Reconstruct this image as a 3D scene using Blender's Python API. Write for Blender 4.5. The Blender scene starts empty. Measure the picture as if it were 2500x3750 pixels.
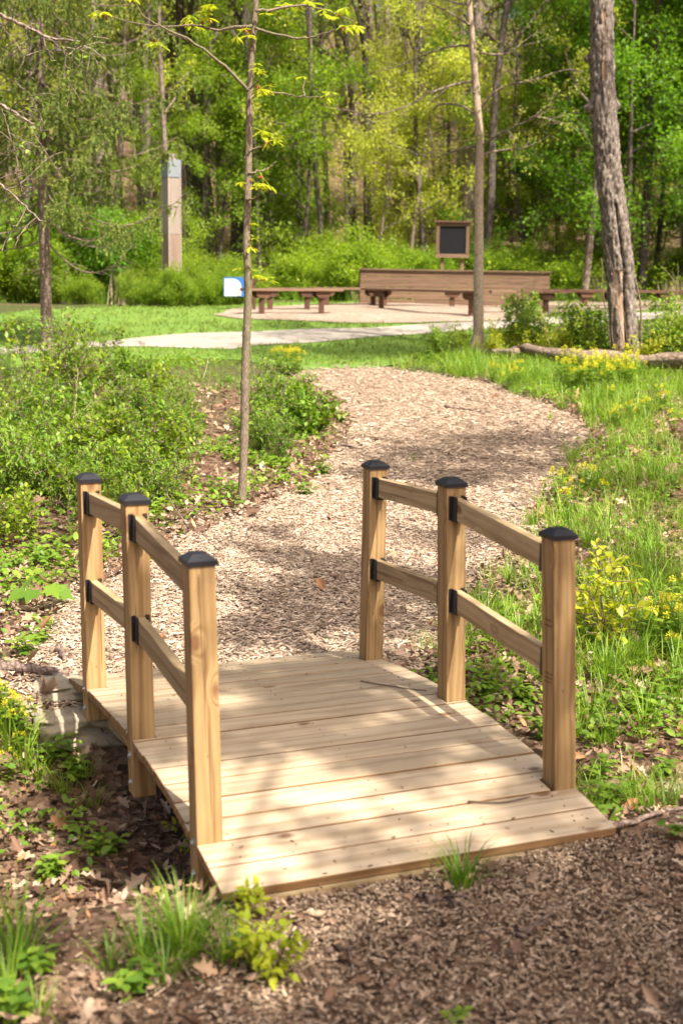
# A timber footbridge over a leafy ditch, a wood chip trail, benches and a spring wood behind.
import bpy, bmesh, math, random
import numpy as np
from mathutils import Vector, Matrix, noise as mnoise
random.seed(7)
SC = bpy.context.scene
COL = SC.collection
PI = math.pi
BX, BY, BZ, BA = -0.146, 5.307, 0.17, 0.3922      # footbridge centre, height of its mid deck, its turn
CAMZ, PITCH, ROLL, FOC = 1.964, -0.1753, 0.013, 4932.0
def sstep(a, b, x):
    t = np.clip((x-a)/(b-a), 0, 1); return t*t*(3-2*t)
def to_bridge(x, y):
    c, s = math.cos(BA), math.sin(BA)
    return (x-BX)*c+(y-BY)*s, -(x-BX)*s+(y-BY)*c
def ground_z(x, y):
    x = np.asarray(x, float); y = np.asarray(y, float)
    b = np.interp(y, [-30, 6.5, 8, 10, 20, 28, 34, 42, 55, 75, 120], [0, 0, .03, .12, .67, 1.12, 1.26, 1.6, 3.6, 9.0, 24])
    bx, by = to_bridge(x, y)
    d = np.interp(bx, [-6, -1.5, -.7, .7, 2, 6], [.36, .36, .33, .24, .15, .12])
    z = b-d*(1-sstep(.4, 1.2, np.abs(by+.05*np.sin(bx*2))))*(1-sstep(5, 8, np.abs(bx)))
    z = z+.012*np.sin(x*2.3+y*1.1)+.010*np.sin(x*.9-y*2.9+1)+.03*np.sin(x*.35+1.3)*np.sin(y*.41)*sstep(6, 14, y)
    z = z+.12*np.exp(-((x+2.0)/1.3)**2-((y-10.8)/1.8)**2)
    return z

# ------------------------------------------------------------------ camera, sky, sun, exposure
cam_d = bpy.data.cameras.new('camera'); cam = bpy.data.objects.new('camera', cam_d); COL.objects.link(cam)
SC.camera = cam
cp, sp_, cr, sr = math.cos(PITCH), math.sin(PITCH), math.cos(ROLL), math.sin(ROLL)
Xc = Vector((1, 0, 0)); Uc = Vector((0, -sp_, cp)); Fc = Vector((0, cp, sp_))
Rr = Xc*cr+Uc*sr; Uu = -Xc*sr+Uc*cr
cam.matrix_world = Matrix(((Rr.x, Uu.x, -Fc.x, 0), (Rr.y, Uu.y, -Fc.y, 0), (Rr.z, Uu.z, -Fc.z, CAMZ), (0, 0, 0, 1)))
cam_d.sensor_fit = 'VERTICAL'; cam_d.sensor_height = 36; cam_d.sensor_width = 24
cam_d.lens = FOC/3750*36
cam_d.clip_start = .05; cam_d.clip_end = 600
cam_d.dof.use_dof = True; cam_d.dof.focus_distance = 7.9; cam_d.dof.aperture_fstop = 2.8
SUN = Vector((.424, -.582, 1.0)).normalized()
w = bpy.data.worlds.new('World'); SC.world = w; w.use_nodes = True
nt = w.node_tree; nt.nodes.clear()
sky = nt.nodes.new('ShaderNodeTexSky'); sky.sky_type = 'NISHITA'; sky.sun_disc = False
sky.sun_elevation = math.asin(SUN.z); sky.sun_rotation = math.atan2(SUN.x, SUN.y)
sky.air_density = .8; sky.dust_density = 7.0; sky.ozone_density = .3
bg = nt.nodes.new('ShaderNodeBackground'); bg.inputs[1].default_value = .10
wo = nt.nodes.new('ShaderNodeOutputWorld')
nt.links.new(sky.outputs[0], bg.inputs[0]); nt.links.new(bg.outputs[0], wo.inputs[0])
sd = bpy.data.lights.new('sun', 'SUN'); sd.energy = 5.0; sd.angle = math.radians(.55); sd.color = (1, .945, .85)
so = bpy.data.objects.new('sun', sd); COL.objects.link(so)
so.rotation_euler = SUN.to_track_quat('Z', 'Y').to_euler(); so.location = (0, 0, 30)
vs = SC.view_settings; vs.view_transform = 'Standard'; vs.look = 'None'; vs.gamma = 1; vs.use_curve_mapping = False
vs.exposure = 1.0
SC.cycles.max_bounces = 7; SC.cycles.diffuse_bounces = 3; SC.cycles.transmission_bounces = 5; SC.cycles.transparent_max_bounces = 4
SC.cycles.sample_clamp_indirect = 6
try: SC.cycles.use_denoising = True
except Exception: pass
# places of plants, paths, trunks and wanted shade spots, in metres
D = {"chip":[[-1.43,5.92],[-1.44,6.32],[-1.64,6.8],[-1.65,7.61],[-1.37,8.25],[-1.09,9.13],[-0.73,9.88],[-0.34,11.06],[-0.07,12.78],[0.06,13.89],[0.11,14.91],[-0.26,16.8],[-0.58,18.22],[-0.54,18.86],[0.44,19.1],[1.27,18.6],[2.04,17.41],[2.53,15.55],[2.69,14.47],[2.34,13.21],[1.81,11.66],[1.5,10.25],[1.27,9.5],[0.94,8.65],[0.49,6.98],[0.39,6.5],[-0.58,6.21]],"gravel":[[-6.0,20.99],[-4.47,21.78],[-3.86,22.3],[-2.93,23.46],[-1.49,24.46],[0.09,25.2],[1.77,26.21],[3.63,27.62],[5.71,29.24],[7.7,30.97],[10.15,33.08],[8.79,28.61],[6.91,27.73],[5.78,27.37],[4.33,26.5],[3.43,26.11],[2.51,25.21],[1.49,24.31],[0.08,23.01],[-1.07,22.3],[-1.75,21.0],[-3.07,21.78],[-4.33,21.06],[-5.64,19.72]],"ring":[[-2.75,27.33],[-1.98,26.95],[-0.76,26.52],[0.34,26.49],[1.43,26.29],[2.32,26.82],[3.66,27.85],[4.8,29.45],[8.1,32.58],[10.57,34.46],[11.38,37.15],[9.05,36.46],[2.26,33.78],[0.1,32.09],[-1.87,30.8],[-2.48,28.77]],"lawn":[[-5.34,18.65],[-3.1,19.71],[-1.62,20.29],[-0.91,19.1],[-0.53,18.75],[0.44,18.97],[1.46,21.45],[1.99,23.75],[3.32,25.25],[4.8,26.74],[6.88,27.64],[9.63,29.79],[12.07,37.44],[4.68,35.81],[0.1,33.67],[-2.91,31.4],[-4.73,30.15],[-6.79,26.84],[-7.58,25.18]],"sapling":[[-0.773,10.37,0.145],[-0.777,10.378,0.24],[-0.767,10.386,0.513],[-0.758,10.394,0.853],[-0.755,10.402,1.188],[-0.743,10.411,1.521],[-0.733,10.419,1.883],[-0.747,10.427,2.176],[-0.738,10.435,2.5],[-0.732,10.443,2.82],[-0.727,10.451,3.137],[-0.724,10.459,3.326],[-0.706,10.467,3.577],[-0.693,10.476,3.764],[-0.681,10.484,3.95],[-0.663,10.492,4.197],[-0.645,10.5,4.472]],"sapling_r":[10,10,9.5,9.5,9.2,9,8.7,8.5,8,8,7.8,7.6,7,6.6,6,5,3.5],"sapling_br":[[[-0.73,10.4,3.293],[-0.809,10.333,3.37],[-0.931,10.267,3.482],[-1.129,10.2,3.606],[-1.294,10.133,3.674],[-1.439,10.067,3.743],[-1.536,10.0,3.877]],[[-0.708,10.4,3.751],[-0.835,10.46,3.753],[-0.969,10.52,3.743],[-1.171,10.58,3.782],[-1.473,10.64,3.783],[-1.827,10.7,3.858]],[[-1.151,10.4,3.638],[-1.286,10.45,3.691],[-1.422,10.5,3.66]],[[-0.682,10.4,3.733],[-0.569,10.325,3.694],[-0.343,10.25,3.645],[-0.183,10.175,3.664],[-0.026,10.1,3.702]],[[-0.676,10.4,3.855],[-0.512,10.45,3.885],[-0.353,10.5,3.921],[-0.126,10.55,3.883],[0.07,10.6,3.811]],[[-0.727,10.4,3.219],[-0.673,10.475,3.282],[-0.514,10.55,3.3],[-0.352,10.625,3.283],[-0.188,10.7,3.294]],[[-0.73,10.4,3.303],[-0.662,10.3,3.337],[-0.605,10.2,3.4]],[[-0.733,10.4,2.86],[-0.686,10.433,2.877],[-0.629,10.467,2.903],[-0.615,10.5,2.947]],[[-0.733,10.4,2.699],[-0.639,10.467,2.721],[-0.577,10.533,2.749],[-0.534,10.6,2.803]],[[-0.739,10.4,2.498],[-0.678,10.325,2.51],[-0.625,10.25,2.554]],[[-0.749,10.4,2.095],[-0.709,10.3,2.142]],[[-0.759,10.4,1.811],[-0.719,10.45,1.85],[-0.655,10.5,1.917]],[[-0.312,10.4,3.255],[-0.324,10.45,3.314],[-0.316,10.5,3.368]]],"sapling_cl":[[-1.843,10.7,3.87,1.1],[-1.925,10.7,3.913,0.9],[-1.422,10.5,3.648,1.1],[-1.471,10.5,3.672,0.9],[-1.536,10.0,3.865,1],[-1.157,10.6,3.78,1],[-1.205,10.6,3.826,1],[-1.097,10.5,3.84,0.9],[-1.064,10.5,3.887,1],[-1.022,10.4,3.915,1],[-0.772,10.4,3.713,1],[-0.806,10.3,3.656,0.9],[-0.733,10.4,3.665,0.8],[-0.662,10.3,3.466,0.8],[-0.608,10.2,3.415,0.8],[-0.63,10.3,3.291,1.1],[-0.577,10.5,3.333,1],[-0.701,10.4,3.489,0.7],[-0.171,10.7,3.307,1],[-0.131,10.7,3.295,0.9],[-0.316,10.5,3.381,0.8],[-0.026,10.1,3.696,1],[-0.076,10.4,3.805,0.9],[-0.126,10.5,3.874,1],[0.07,10.6,3.82,1.2],[-0.321,10.5,3.943,1],[-0.353,10.5,3.902,0.9],[-0.589,10.4,3.844,0.8],[-0.029,10.5,3.9,1],[-0.482,10.5,3.931,1],[-0.628,10.5,2.979,1.3],[-0.575,10.5,2.938,1.1],[-0.531,10.6,2.97,0.9],[-0.668,10.4,3.006,0.9],[-0.628,10.3,2.627,1.1],[-0.595,10.4,2.602,1],[-0.667,10.4,2.61,0.9],[-0.805,10.4,2.609,0.8],[-0.702,10.3,2.174,0.9],[-0.666,10.4,2.177,0.8],[-0.746,10.5,2.204,0.7],[-0.656,10.5,1.943,1.3],[-0.599,10.5,1.917,1.2],[-0.716,10.4,1.988,0.8],[-0.798,10.4,1.997,0.7],[-0.673,10.4,2.29,0.6]],"ash":[[2.169,21.9,0.759],[2.162,21.9,1.219],[2.143,21.9,1.841],[2.131,21.9,2.457],[2.113,21.9,3.067],[2.103,21.9,3.604],[2.096,21.9,4.07],[2.039,21.9,4.598],[1.991,21.9,5.056],[1.936,21.9,5.511],[1.891,21.9,5.897],[1.87,21.9,6.154],[1.875,21.9,6.665],[1.923,21.9,7.297]],"ash_r":[0.095,0.085,0.078,0.075,0.07,0.068,0.064,0.06,0.056,0.052,0.047,0.045,0.038,0.03],"ash_br":[[[2.133,21.9,3.978],[2.277,21.74,4.071],[2.492,21.58,4.189],[2.803,21.42,4.325],[3.008,21.26,4.457],[3.145,21.1,4.567]],[[2.151,21.9,3.838],[2.459,22.1,3.926],[2.829,22.3,3.982],[3.098,22.5,4.106]],[[2.095,21.9,4.533],[2.229,21.8,4.719],[2.483,21.7,4.872],[2.838,21.6,4.928],[3.352,21.5,5.081],[3.604,21.4,5.038]],[[2.037,21.9,4.414],[1.809,22.0,4.587],[1.472,22.1,4.615],[1.358,22.2,4.478],[1.304,22.3,4.098],[1.344,22.4,3.563]],[[1.994,21.9,4.952],[1.646,21.78,4.872],[1.27,21.66,4.722],[0.899,21.54,4.508],[0.428,21.42,4.379],[-0.08,21.3,4.436]],[[1.965,21.9,5.472],[1.655,22.1,5.5],[1.293,22.3,5.422],[0.856,22.5,5.26],[0.373,22.7,5.161]],[[1.936,21.9,5.756],[1.682,21.725,5.864],[1.399,21.55,5.968],[1.089,21.375,6.045],[0.851,21.2,6.07]],[[2.058,21.9,3.97],[1.765,22.075,3.915],[1.572,22.25,3.861],[1.339,22.425,3.838],[0.744,22.6,4.017]],[[1.948,21.9,6.04],[2.066,22.0,6.24],[2.171,22.1,6.454]],[[2.049,21.9,5.382],[2.27,22.067,5.378],[2.561,22.233,5.44],[2.783,22.4,5.635]],[[2.866,21.9,4.378],[2.98,22.0,4.436],[3.481,22.1,4.341]],[[2.529,21.9,4.222],[2.645,21.95,4.015],[2.61,22.0,3.618]],[[1.906,21.9,6.09],[1.637,22.1,6.157],[1.305,22.3,6.354]]],"oak":[[4.173,20.0,0.61],[4.139,20.0,1.032],[4.065,20.0,1.627],[3.987,20.0,2.191],[3.893,20.0,2.811],[3.795,20.0,3.424],[3.716,20.0,4.031],[3.65,20.0,4.632],[3.61,20.0,5.226],[3.577,20.0,5.814],[3.553,20.0,6.337],[3.541,20.0,6.971]],"oak_r":[0.205,0.178,0.176,0.178,0.168,0.158,0.153,0.148,0.142,0.138,0.13,0.12],"log":[[2.368,20.3,0.904],[2.494,20.088,0.827],[2.695,19.875,0.74],[2.985,19.663,0.694],[3.394,19.45,0.651],[3.792,19.238,0.64],[4.182,19.025,0.605],[4.732,18.812,0.568],[5.473,18.6,0.546]],"log2":[[1.981,20.8,0.779],[2.19,20.55,0.756],[2.46,20.3,0.697]],"spruce":[[-4.636,21.2,0.67],[-4.634,21.2,1.291],[-4.634,21.2,1.826],[-4.634,21.2,2.356],[-4.637,21.2,3.012],[-4.631,21.2,3.532],[-4.631,21.2,4.048],[-4.631,21.2,4.558],[-4.63,21.2,5.065],[-4.63,21.2,5.567],[-4.627,21.2,5.941],[-4.617,21.2,6.558],[-4.604,21.2,7.291]],"over":[[[-2.8,9.5,3.848],[-2.524,9.54,3.72],[-2.33,9.58,3.651],[-2.193,9.62,3.592],[-2.055,9.66,3.535],[-1.842,9.7,3.513]],[[-2.707,9.5,3.232],[-2.461,9.45,3.13],[-2.304,9.4,3.041],[-2.206,9.35,2.988],[-2.086,9.3,2.917]],[[-2.669,9.5,2.659],[-2.42,9.45,2.572],[-2.292,9.4,2.484],[-2.165,9.35,2.382],[-2.044,9.3,2.286]],[[-2.189,9.6,3.589],[-2.199,9.65,3.432],[-2.313,9.7,3.236]],[[-2.369,9.6,3.049],[-2.313,9.65,2.822],[-2.297,9.7,2.738]],[[-2.042,9.6,3.525],[-1.936,9.65,3.435],[-1.893,9.7,3.386]]]}
D.update({"clumps":[[0.41,4.11,0.19,80],[-0.44,3.63,0.23,170],[-0.55,3.58,0.2,70],[-0.31,3.59,0.16,60],[-0.9,3.56,0.26,60],[-0.89,3.38,0.2,35],[-0.47,3.47,0.16,40],[-0.64,3.53,0.14,30],[-0.79,3.3,0.14,30],[2.16,11.36,0.28,70],[1.88,11.35,0.22,60],[1.98,11.1,0.2,40],[0.65,12.54,0.12,14],[2.3,14.95,0.14,25],[2.15,12.98,0.1,20],[0.87,11.56,0.1,14],[-0.81,9.51,0.06,30],[-0.06,6.97,0.05,40],[0.44,6.79,0.14,20],[1.14,6.12,0.2,40],[1.23,5.99,0.18,45],[1.45,6.11,0.28,30],[0.82,7.01,0.22,40],[0.95,6.9,0.22,40],[1.38,6.75,0.26,70],[1.53,6.91,0.24,60],[0.76,6.6,0.16,40],[-1.88,7.86,0.1,20],[-1.11,5.67,0.16,20],[-1.31,5.6,0.2,35],[-1.19,5.56,0.2,30],[-1.06,5.53,0.15,20],[-1.38,5.66,0.3,40],[-1.47,5.72,0.3,40],[1.15,5.36,0.08,18]],"weeds":[[-1.62,6.72,0.16],[-1.61,6.96,0.12],[1.12,5.31,0.18],[1.13,5.61,0.14],[0.97,6.08,0.14],[0.91,6.43,0.14],[0.73,6.46,0.12],[-0.46,3.33,0.16],[-0.56,3.42,0.16],[-1.15,5.66,0.12],[-1.26,5.72,0.14],[-0.92,5.1,0.12],[-1.09,4.85,0.12],[1.43,5.59,0.1],[1.19,4.46,0.1],[-0.51,3.52,0.12],[1.53,6.39,0.18],[1.7,6.63,0.2],[-1.11,5.98,0.1],[-0.03,14.62,0.2],[-0.17,11.84,0.16],[-0.3,10.87,0.15],[-0.85,3.28,0.2],[-0.7,3.27,0.15],[-0.84,3.51,0.14],[-0.26,3.52,0.1],[0.33,3.35,0.06],[-0.09,3.32,0.08]],"lime":[[1.46,7.03,0.62],[-0.19,3.56,0.2],[-0.28,3.82,0.16],[-0.53,5.01,0.22],[-1.74,7.64,0.25]],"flowers":[[1.74,10.73,0.32],[1.74,10.29,0.3],[1.85,10.53,0.28],[2.04,11.1,0.35],[1.73,10.88,0.25],[2.14,10.95,0.22],[1.72,7.17,0.3],[1.81,7.24,0.32],[1.64,7.11,0.25],[1.84,7.1,0.34],[1.73,7.08,0.28],[1.78,7.0,0.2],[1.92,7.41,0.3],[1.62,6.8,0.12],[-1.49,5.76,0.3],[-1.47,5.8,0.28],[-1.41,5.8,0.26],[-1.53,5.86,0.3],[-1.37,5.75,0.24],[-1.41,5.69,0.2],[-1.43,5.56,0.2],[3.07,18.6,0.4],[3.24,17.15,0.47200000000000003],[3.73,17.54,0.42400000000000004],[3.2,17.68,0.496],[3.71,18.15,0.448],[3.17,18.34,0.4],[3.35,16.98,0.47200000000000003],[2.86,17.24,0.42400000000000004],[3.32,17.53,0.496],[3.83,17.99,0.448],[3.29,18.13,0.4],[3.84,18.77,0.47200000000000003],[2.97,17.08,0.42400000000000004],[3.43,17.39,0.496],[2.92,17.59,0.448],[3.4,17.96,0.4],[3.94,18.52,0.47200000000000003],[3.08,16.91,0.42400000000000004],[3.54,17.23,0.496],[3.03,17.43,0.448],[3.52,17.8,0.4],[2.99,17.98,0.47200000000000003],[3.51,18.53,0.42400000000000004],[3.64,17.05,0.496],[3.15,17.29,0.448],[3.63,17.66,0.4],[1.96,17.75,0.35],[2.24,17.54,0.35],[2.18,17.36,0.35],[2.12,17.17,0.35],[-0.9,18.78,0.4],[-0.63,18.36,0.4],[-0.76,18.68,0.4],[-0.86,18.31,0.4],[-0.63,18.61,0.4],[-0.72,18.23,0.4],[3.18,16.02,0.3],[3.24,14.79,0.3],[3.72,15.62,0.3],[2.96,14.33,0.3],[3.45,15.28,0.3],[3.44,13.96,0.3],[3.19,14.93,0.3],[3.67,15.75,0.3],[2.92,14.48,0.3]],"sticks":[[[1.18,15.53],[1.52,15.25],0.012],[[1.52,15.19],[2.23,15.19],0.006],[[-0.11,13.29],[0.12,12.92],0.015],[[1.36,10.48],[1.5,10.61],0.02],[[1.11,11.07],[1.35,10.98],0.006],[[0.26,4.0],[0.39,3.94],0.012],[[0.54,3.76],[0.64,3.86],0.012],[[-0.03,3.65],[0.06,3.68],0.01],[[-1.68,6.43],[-1.32,6.26],0.03],[[-1.72,7.03],[-1.37,6.07],0.008],[[-1.47,6.82],[-1.39,6.59],0.02],[[0.93,4.49],[1.33,4.89],0.012],[[0.89,6.64],[1.12,6.51],0.006],[[-1.59,8.57],[-1.3,8.16],0.008]],"bush_tall":[[-3.16,14.6,1.1],[-2.83,14.87,1.12],[-2.81,12.38,0.8],[-3.25,13.79,0.75],[-2.37,13.98,0.6],[-4.1,16.52,0.6],[-3.17,17.14,0.8],[-0.79,13.77,0.8],[-0.55,12.34,0.45],[-2.03,13.69,0.6],[-1.8,14.33,0.5]],"bush_low":[[-1.9,9.97,0.86],[-1.61,12.12,0.97],[-1.73,11.64,1.02],[-2.69,10.6,1.02],[-2.22,10.36,0.92],[-2.54,12.92,0.96],[-2.81,12.24,1.1],[-2.49,11.31,1.19],[-1.39,10.63,1.02],[-2.81,12.77,1.19],[-2.46,13.03,1.05],[-1.69,10.88,1.17],[-2.84,11.29,0.98],[-2.72,10.93,1.14],[-2.17,12.16,1.14],[-2.12,11.17,1.1],[-2.46,10.34,1.07],[-1.95,12.68,1.12],[-3.03,13.14,1.14],[-1.47,10.18,0.99],[-2.96,13.44,1.06],[-1.67,10.24,0.91],[-2.48,10.85,1.12],[-1.7,13.05,0.99],[-1.62,11.64,1.04],[-2.75,10.85,1.17],[-1.51,10.15,1.06],[-2.35,10.44,0.88],[-1.98,13.43,1.13],[-2.76,11.75,0.93],[-2.11,12.71,0.96],[-3.16,12.36,0.97],[-2.65,10.93,0.95],[-1.74,10.73,0.97],[-0.8,12.93,1.13],[-0.84,12.17,1.09],[-0.89,13.64,0.91],[-0.54,12.31,0.86],[-0.65,12.07,0.97],[-0.51,11.49,1.07],[-2.08,14.26,1.01],[-3.72,17.25,0.95],[-3.45,17.31,0.82],[-1.76,14.8,0.89],[-2.67,13.59,1.16],[-2.21,15.77,1.0],[-2.8,17.19,1.02],[-3.01,13.8,0.83],[-2.28,14.02,0.89],[-1.88,14.08,0.81],[-2.76,17.45,1.0],[-3.22,16.48,0.93],[-2.01,9.82,0.95],[-1.99,9.0,1.05],[-1.88,9.84,1.07],[-2.55,10.41,1.14],[-2.32,9.01,1.13],[-1.85,10.3,0.88],[-1.69,9.72,1.05],[-2.48,10.13,1.0],[-1.75,9.56,0.84],[-1.74,10.14,0.98],[-1.97,9.86,0.97],[-1.65,9.69,1.02],[-1.61,9.95,1.16],[-2.19,9.88,1.15],[-2.3,9.15,1.13],[-1.74,10.29,0.9],[-0.38,14.05,1.11],[-0.64,15.83,1.15],[-0.67,14.19,1.12],[-0.52,15.85,0.91],[-0.6,15.27,1.0],[-0.41,13.81,1.12],[-0.38,13.83,0.89]],"bush_right":[[2.74,21.81,1.05],[2.93,21.35,0.8],[3.44,21.33,0.8],[3.76,20.81,0.95],[3.84,20.37,0.75],[3.1,20.88,0.55],[1.45,20.28,0.55],[1.76,20.97,0.5],[2.28,20.79,0.4],[4.63,20.2,0.75],[4.88,20.04,0.95],[4.45,19.97,0.6],[5.28,21.3,1.1],[3.78,22.15,0.7],[2.53,21.45,0.6]],"shade":[[0.58,3.94,0.4,0.9],[0.83,3.8,0.5,0.8],[0.64,3.46,0.45,0.7],[0.27,3.38,0.4,0.8],[1.07,4.29,0.45,1],[1.01,3.68,0.5,0.8],[0.42,3.61,0.35,0.7],[0.07,4.31,0.28,0.6],[0.56,5.03,0.25,0.6],[0.87,5.35,0.2,0.35],[-0.32,5.93,0.28,0.8],[-0.03,5.74,0.2,0.5],[0.23,5.44,0.2,0.4],[0.58,6.35,0.35,0.9],[0.26,6.47,0.3,0.7],[-0.17,6.4,0.25,0.4],[0.84,5.82,0.25,0.4],[-0.5,5.32,0.3,0.5],[1.12,13.01,0.9,1.0],[1.84,13.68,0.8,1.0],[0.64,11.92,0.6,0.8],[1.21,11.8,0.7,0.7],[1.89,12.49,0.6,0.6],[0.69,9.69,0.5,0.5],[-0.24,8.76,0.5,0.7],[-0.43,7.99,0.35,0.5],[0.05,8.24,0.4,0.6],[-0.52,7.14,0.3,0.6],[0.3,7.53,0.35,0.5],[-0.44,9.4,0.3,0.3],[-0.92,5.43,0.35,0.8],[-0.89,3.71,0.3,0.5],[-0.29,3.34,0.4,0.5],[-0.47,21.1,1.2,1],[0.42,21.48,1.2,1],[1.19,21.68,1.1,1],[-1.17,21.47,0.8,0.5],[5.55,28.41,1.5,0.9],[4.34,29.51,1.2,0.8],[5.08,31.19,1.2,0.8],[-0.0,7.67,0.5,0.8],[0.27,8.38,0.45,0.7],[-0.15,7.21,0.35,0.6],[0.56,7.76,0.4,0.5],[-0.42,5.65,0.25,0.8],[-0.03,5.18,0.3,0.8],[0.7,5.46,0.25,0.5],[-0.16,6.16,0.3,0.7],[-0.68,6.15,0.3,0.7],[1.51,7.33,0.3,0.25],[-1.84,9.56,0.5,0.3],[2.6,11.44,0.6,0.5],[1.93,8.74,0.5,0.4]]})
# ------------------------------------------------------------------ tagging and mesh helpers
def tag(o, label=None, cat=None, group=None, kind=None):
    if label: o['label'] = label
    if cat: o['category'] = cat
    if group: o['group'] = group
    if kind: o['kind'] = kind
    return o
def empty(name, loc=(0, 0, 0), rz=0.0):
    o = bpy.data.objects.new(name, None); COL.objects.link(o); o.location = loc; o.rotation_euler = (0, 0, rz)
    o.empty_display_size = .1
    return o
def link(name, me, parent=None, mats=()):
    for m in mats: me.materials.append(m)
    o = bpy.data.objects.new(name, me); COL.objects.link(o)
    if parent is not None: o.parent = parent
    return o
def copy_tree(o, parent=None):
    c = o.copy(); COL.objects.link(c); c.parent = parent
    for ch in o.children: copy_tree(ch, c)
    return c
class Geo:
    """Collects vertex blocks and polygons, then makes ONE mesh."""
    def __init__(s): s.v = []; s.l = []; s.t = []; s.m = []; s.r = []; s.n = 0; s.k = []
    def add(s, V, loops, totals, mat=0, rnd=0.0, smooth=True):
        V = np.asarray(V, np.float32).reshape(-1, 3)
        s.v.append(V); s.l.append(np.asarray(loops, np.int32)+s.n); s.t.append(np.asarray(totals, np.int32))
        s.m.append(np.full(len(totals), mat, np.int32)); s.k.append(np.full(len(totals), smooth, bool))
        r = np.asarray(rnd, np.float32)
        s.r.append(np.full(len(V), float(r), np.float32) if r.ndim == 0 else r)
        s.n += len(V)
    def tile(s, tpl, loc, mats, mat=0, rnd=None, smooth=True):
        """tpl = (verts, faces); loc (N,3); mats (N,3,3) columns are the local axes, already scaled."""
        tv, tf = tpl; N = len(loc)
        if N == 0: return
        V = np.einsum('nij,kj->nki', mats, tv)+loc[:, None, :]
        fl = np.concatenate([np.asarray(f) for f in tf]); ft = np.array([len(f) for f in tf])
        L = (fl[None, :]+(np.arange(N)*len(tv))[:, None]).ravel(); T = np.tile(ft, N)
        if rnd is None: rnd = np.random.rand(N)
        s.add(V.reshape(-1, 3), L, T, mat, np.repeat(rnd, len(tv)), smooth)
    def tube(s, pts, rad, sides=6, mat=0, rnd=0.5, cap=True):
        pts = np.asarray(pts, float); n = len(pts); rad = np.asarray(rad, float)
        tg = np.gradient(pts, axis=0); tg /= np.linalg.norm(tg, axis=1)[:, None]+1e-9
        ref = np.array([1, 0, 0.]) if abs(tg.mean(0)[0]) < .8 else np.array([0, 1, 0.])
        a = np.cross(tg, ref); a /= np.linalg.norm(a, axis=1)[:, None]+1e-9
        b = np.cross(tg, a)
        th = np.arange(sides)*2*PI/sides
        V = pts[:, None, :]+rad[:, None, None]*(np.cos(th)[None, :, None]*a[:, None, :]+np.sin(th)[None, :, None]*b[:, None, :])
        i = np.arange(n-1)[:, None]*sides; j = np.arange(sides)[None, :]; j2 = (j+1) % sides
        q = np.stack([i+j, i+j2, i+sides+j2, i+sides+j], -1).reshape(-1)
        T = [4]*((n-1)*sides); L = list(q)
        if cap:
            L += list(range((n-1)*sides, n*sides)); T += [sides]
            L += list(range(sides-1, -1, -1)); T += [sides]
        s.add(V.reshape(-1, 3), L, T, mat, rnd)
    def box(s, lo, hi, mat=0, rnd=.5):
        x0, y0, z0 = lo; x1, y1, z1 = hi
        V = [(x0, y0, z0), (x1, y0, z0), (x1, y1, z0), (x0, y1, z0), (x0, y0, z1), (x1, y0, z1), (x1, y1, z1), (x0, y1, z1)]
        F = [(0, 3, 2, 1), (4, 5, 6, 7), (0, 1, 5, 4), (1, 2, 6, 5), (2, 3, 7, 6), (3, 0, 4, 7)]
        s.add(V, np.array(F).ravel(), [4]*6, mat, rnd, False)
    def mesh(s, name):
        me = bpy.data.meshes.new(name)
        V = np.concatenate(s.v); L = np.concatenate(s.l); T = np.concatenate(s.t)
        me.vertices.add(len(V)); me.vertices.foreach_set('co', V.ravel())
        me.loops.add(len(L)); me.loops.foreach_set('vertex_index', L)
        me.polygons.add(len(T)); st = np.concatenate([[0], np.cumsum(T)[:-1]]).astype(np.int32)
        me.polygons.foreach_set('loop_start', st); me.polygons.foreach_set('loop_total', T)
        me.polygons.foreach_set('material_index', np.concatenate(s.m))
        me.polygons.foreach_set('use_smooth', np.concatenate(s.k))
        at_ = me.attributes.new('rnd', 'FLOAT', 'POINT'); at_.data.foreach_set('value', np.concatenate(s.r))
        me.update(calc_edges=True)
        return me
    def build(s, name, mats, parent=None): return link(name, s.mesh(name), parent, mats)
RNG = np.random.default_rng(11)
np.random.seed(5)
def frames(d, nrm, scale):
    """rotation matrices with local y along d and local z near nrm; scale (N,) or (N,3)"""
    d = d/(np.linalg.norm(d, axis=1)[:, None]+1e-9)
    x = np.cross(d, nrm); x /= np.linalg.norm(x, axis=1)[:, None]+1e-9
    z = np.cross(x, d)
    M = np.stack([x, d, z], -1)
    sc = np.asarray(scale, float)
    if sc.ndim == 1: sc = np.repeat(sc[:, None], 3, 1)
    return M*sc[:, None, :]
def rdir(n, rng=RNG, flat=1.0):
    v = rng.normal(size=(n, 3)); v[:, 2] *= flat
    return v/np.linalg.norm(v, axis=1)[:, None]
# leaf shapes: unit length along y
LEAF4 = (np.array([(0, 0, 0), (.3, .45, .07), (0, 1, -.06), (-.3, .45, .07)]), [(0, 1, 2), (0, 2, 3)])
LEAF6 = (np.array([(0, 0, 0), (.24, .25, .06), (.25, .6, .05), (0, 1, -.1), (-.25, .6, .05), (-.24, .25, .06), (0, .5, 0)]),
         [(0, 1, 6), (1, 2, 6), (2, 3, 6), (3, 4, 6), (4, 5, 6), (5, 0, 6)])
BLADE = (np.array([(-.5, 0, 0), (.5, 0, 0), (.42, .42, .02), (-.42, .42, .02), (.25, .76, .10), (-.25, .76, .10), (0, .97, .24)]),
         [(0, 1, 2, 3), (3, 2, 4, 5), (5, 4, 6)])
LONGLEAF = (np.array([(0, 0, 0), (.12, .3, .03), (.17, .6, .02), (0, 1, -.12), (-.17, .6, .02), (-.12, .3, .03), (0, .5, -.02)]),
            [(0, 1, 6), (1, 2, 6), (2, 3, 6), (3, 4, 6), (4, 5, 6), (5, 0, 6)])
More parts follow.
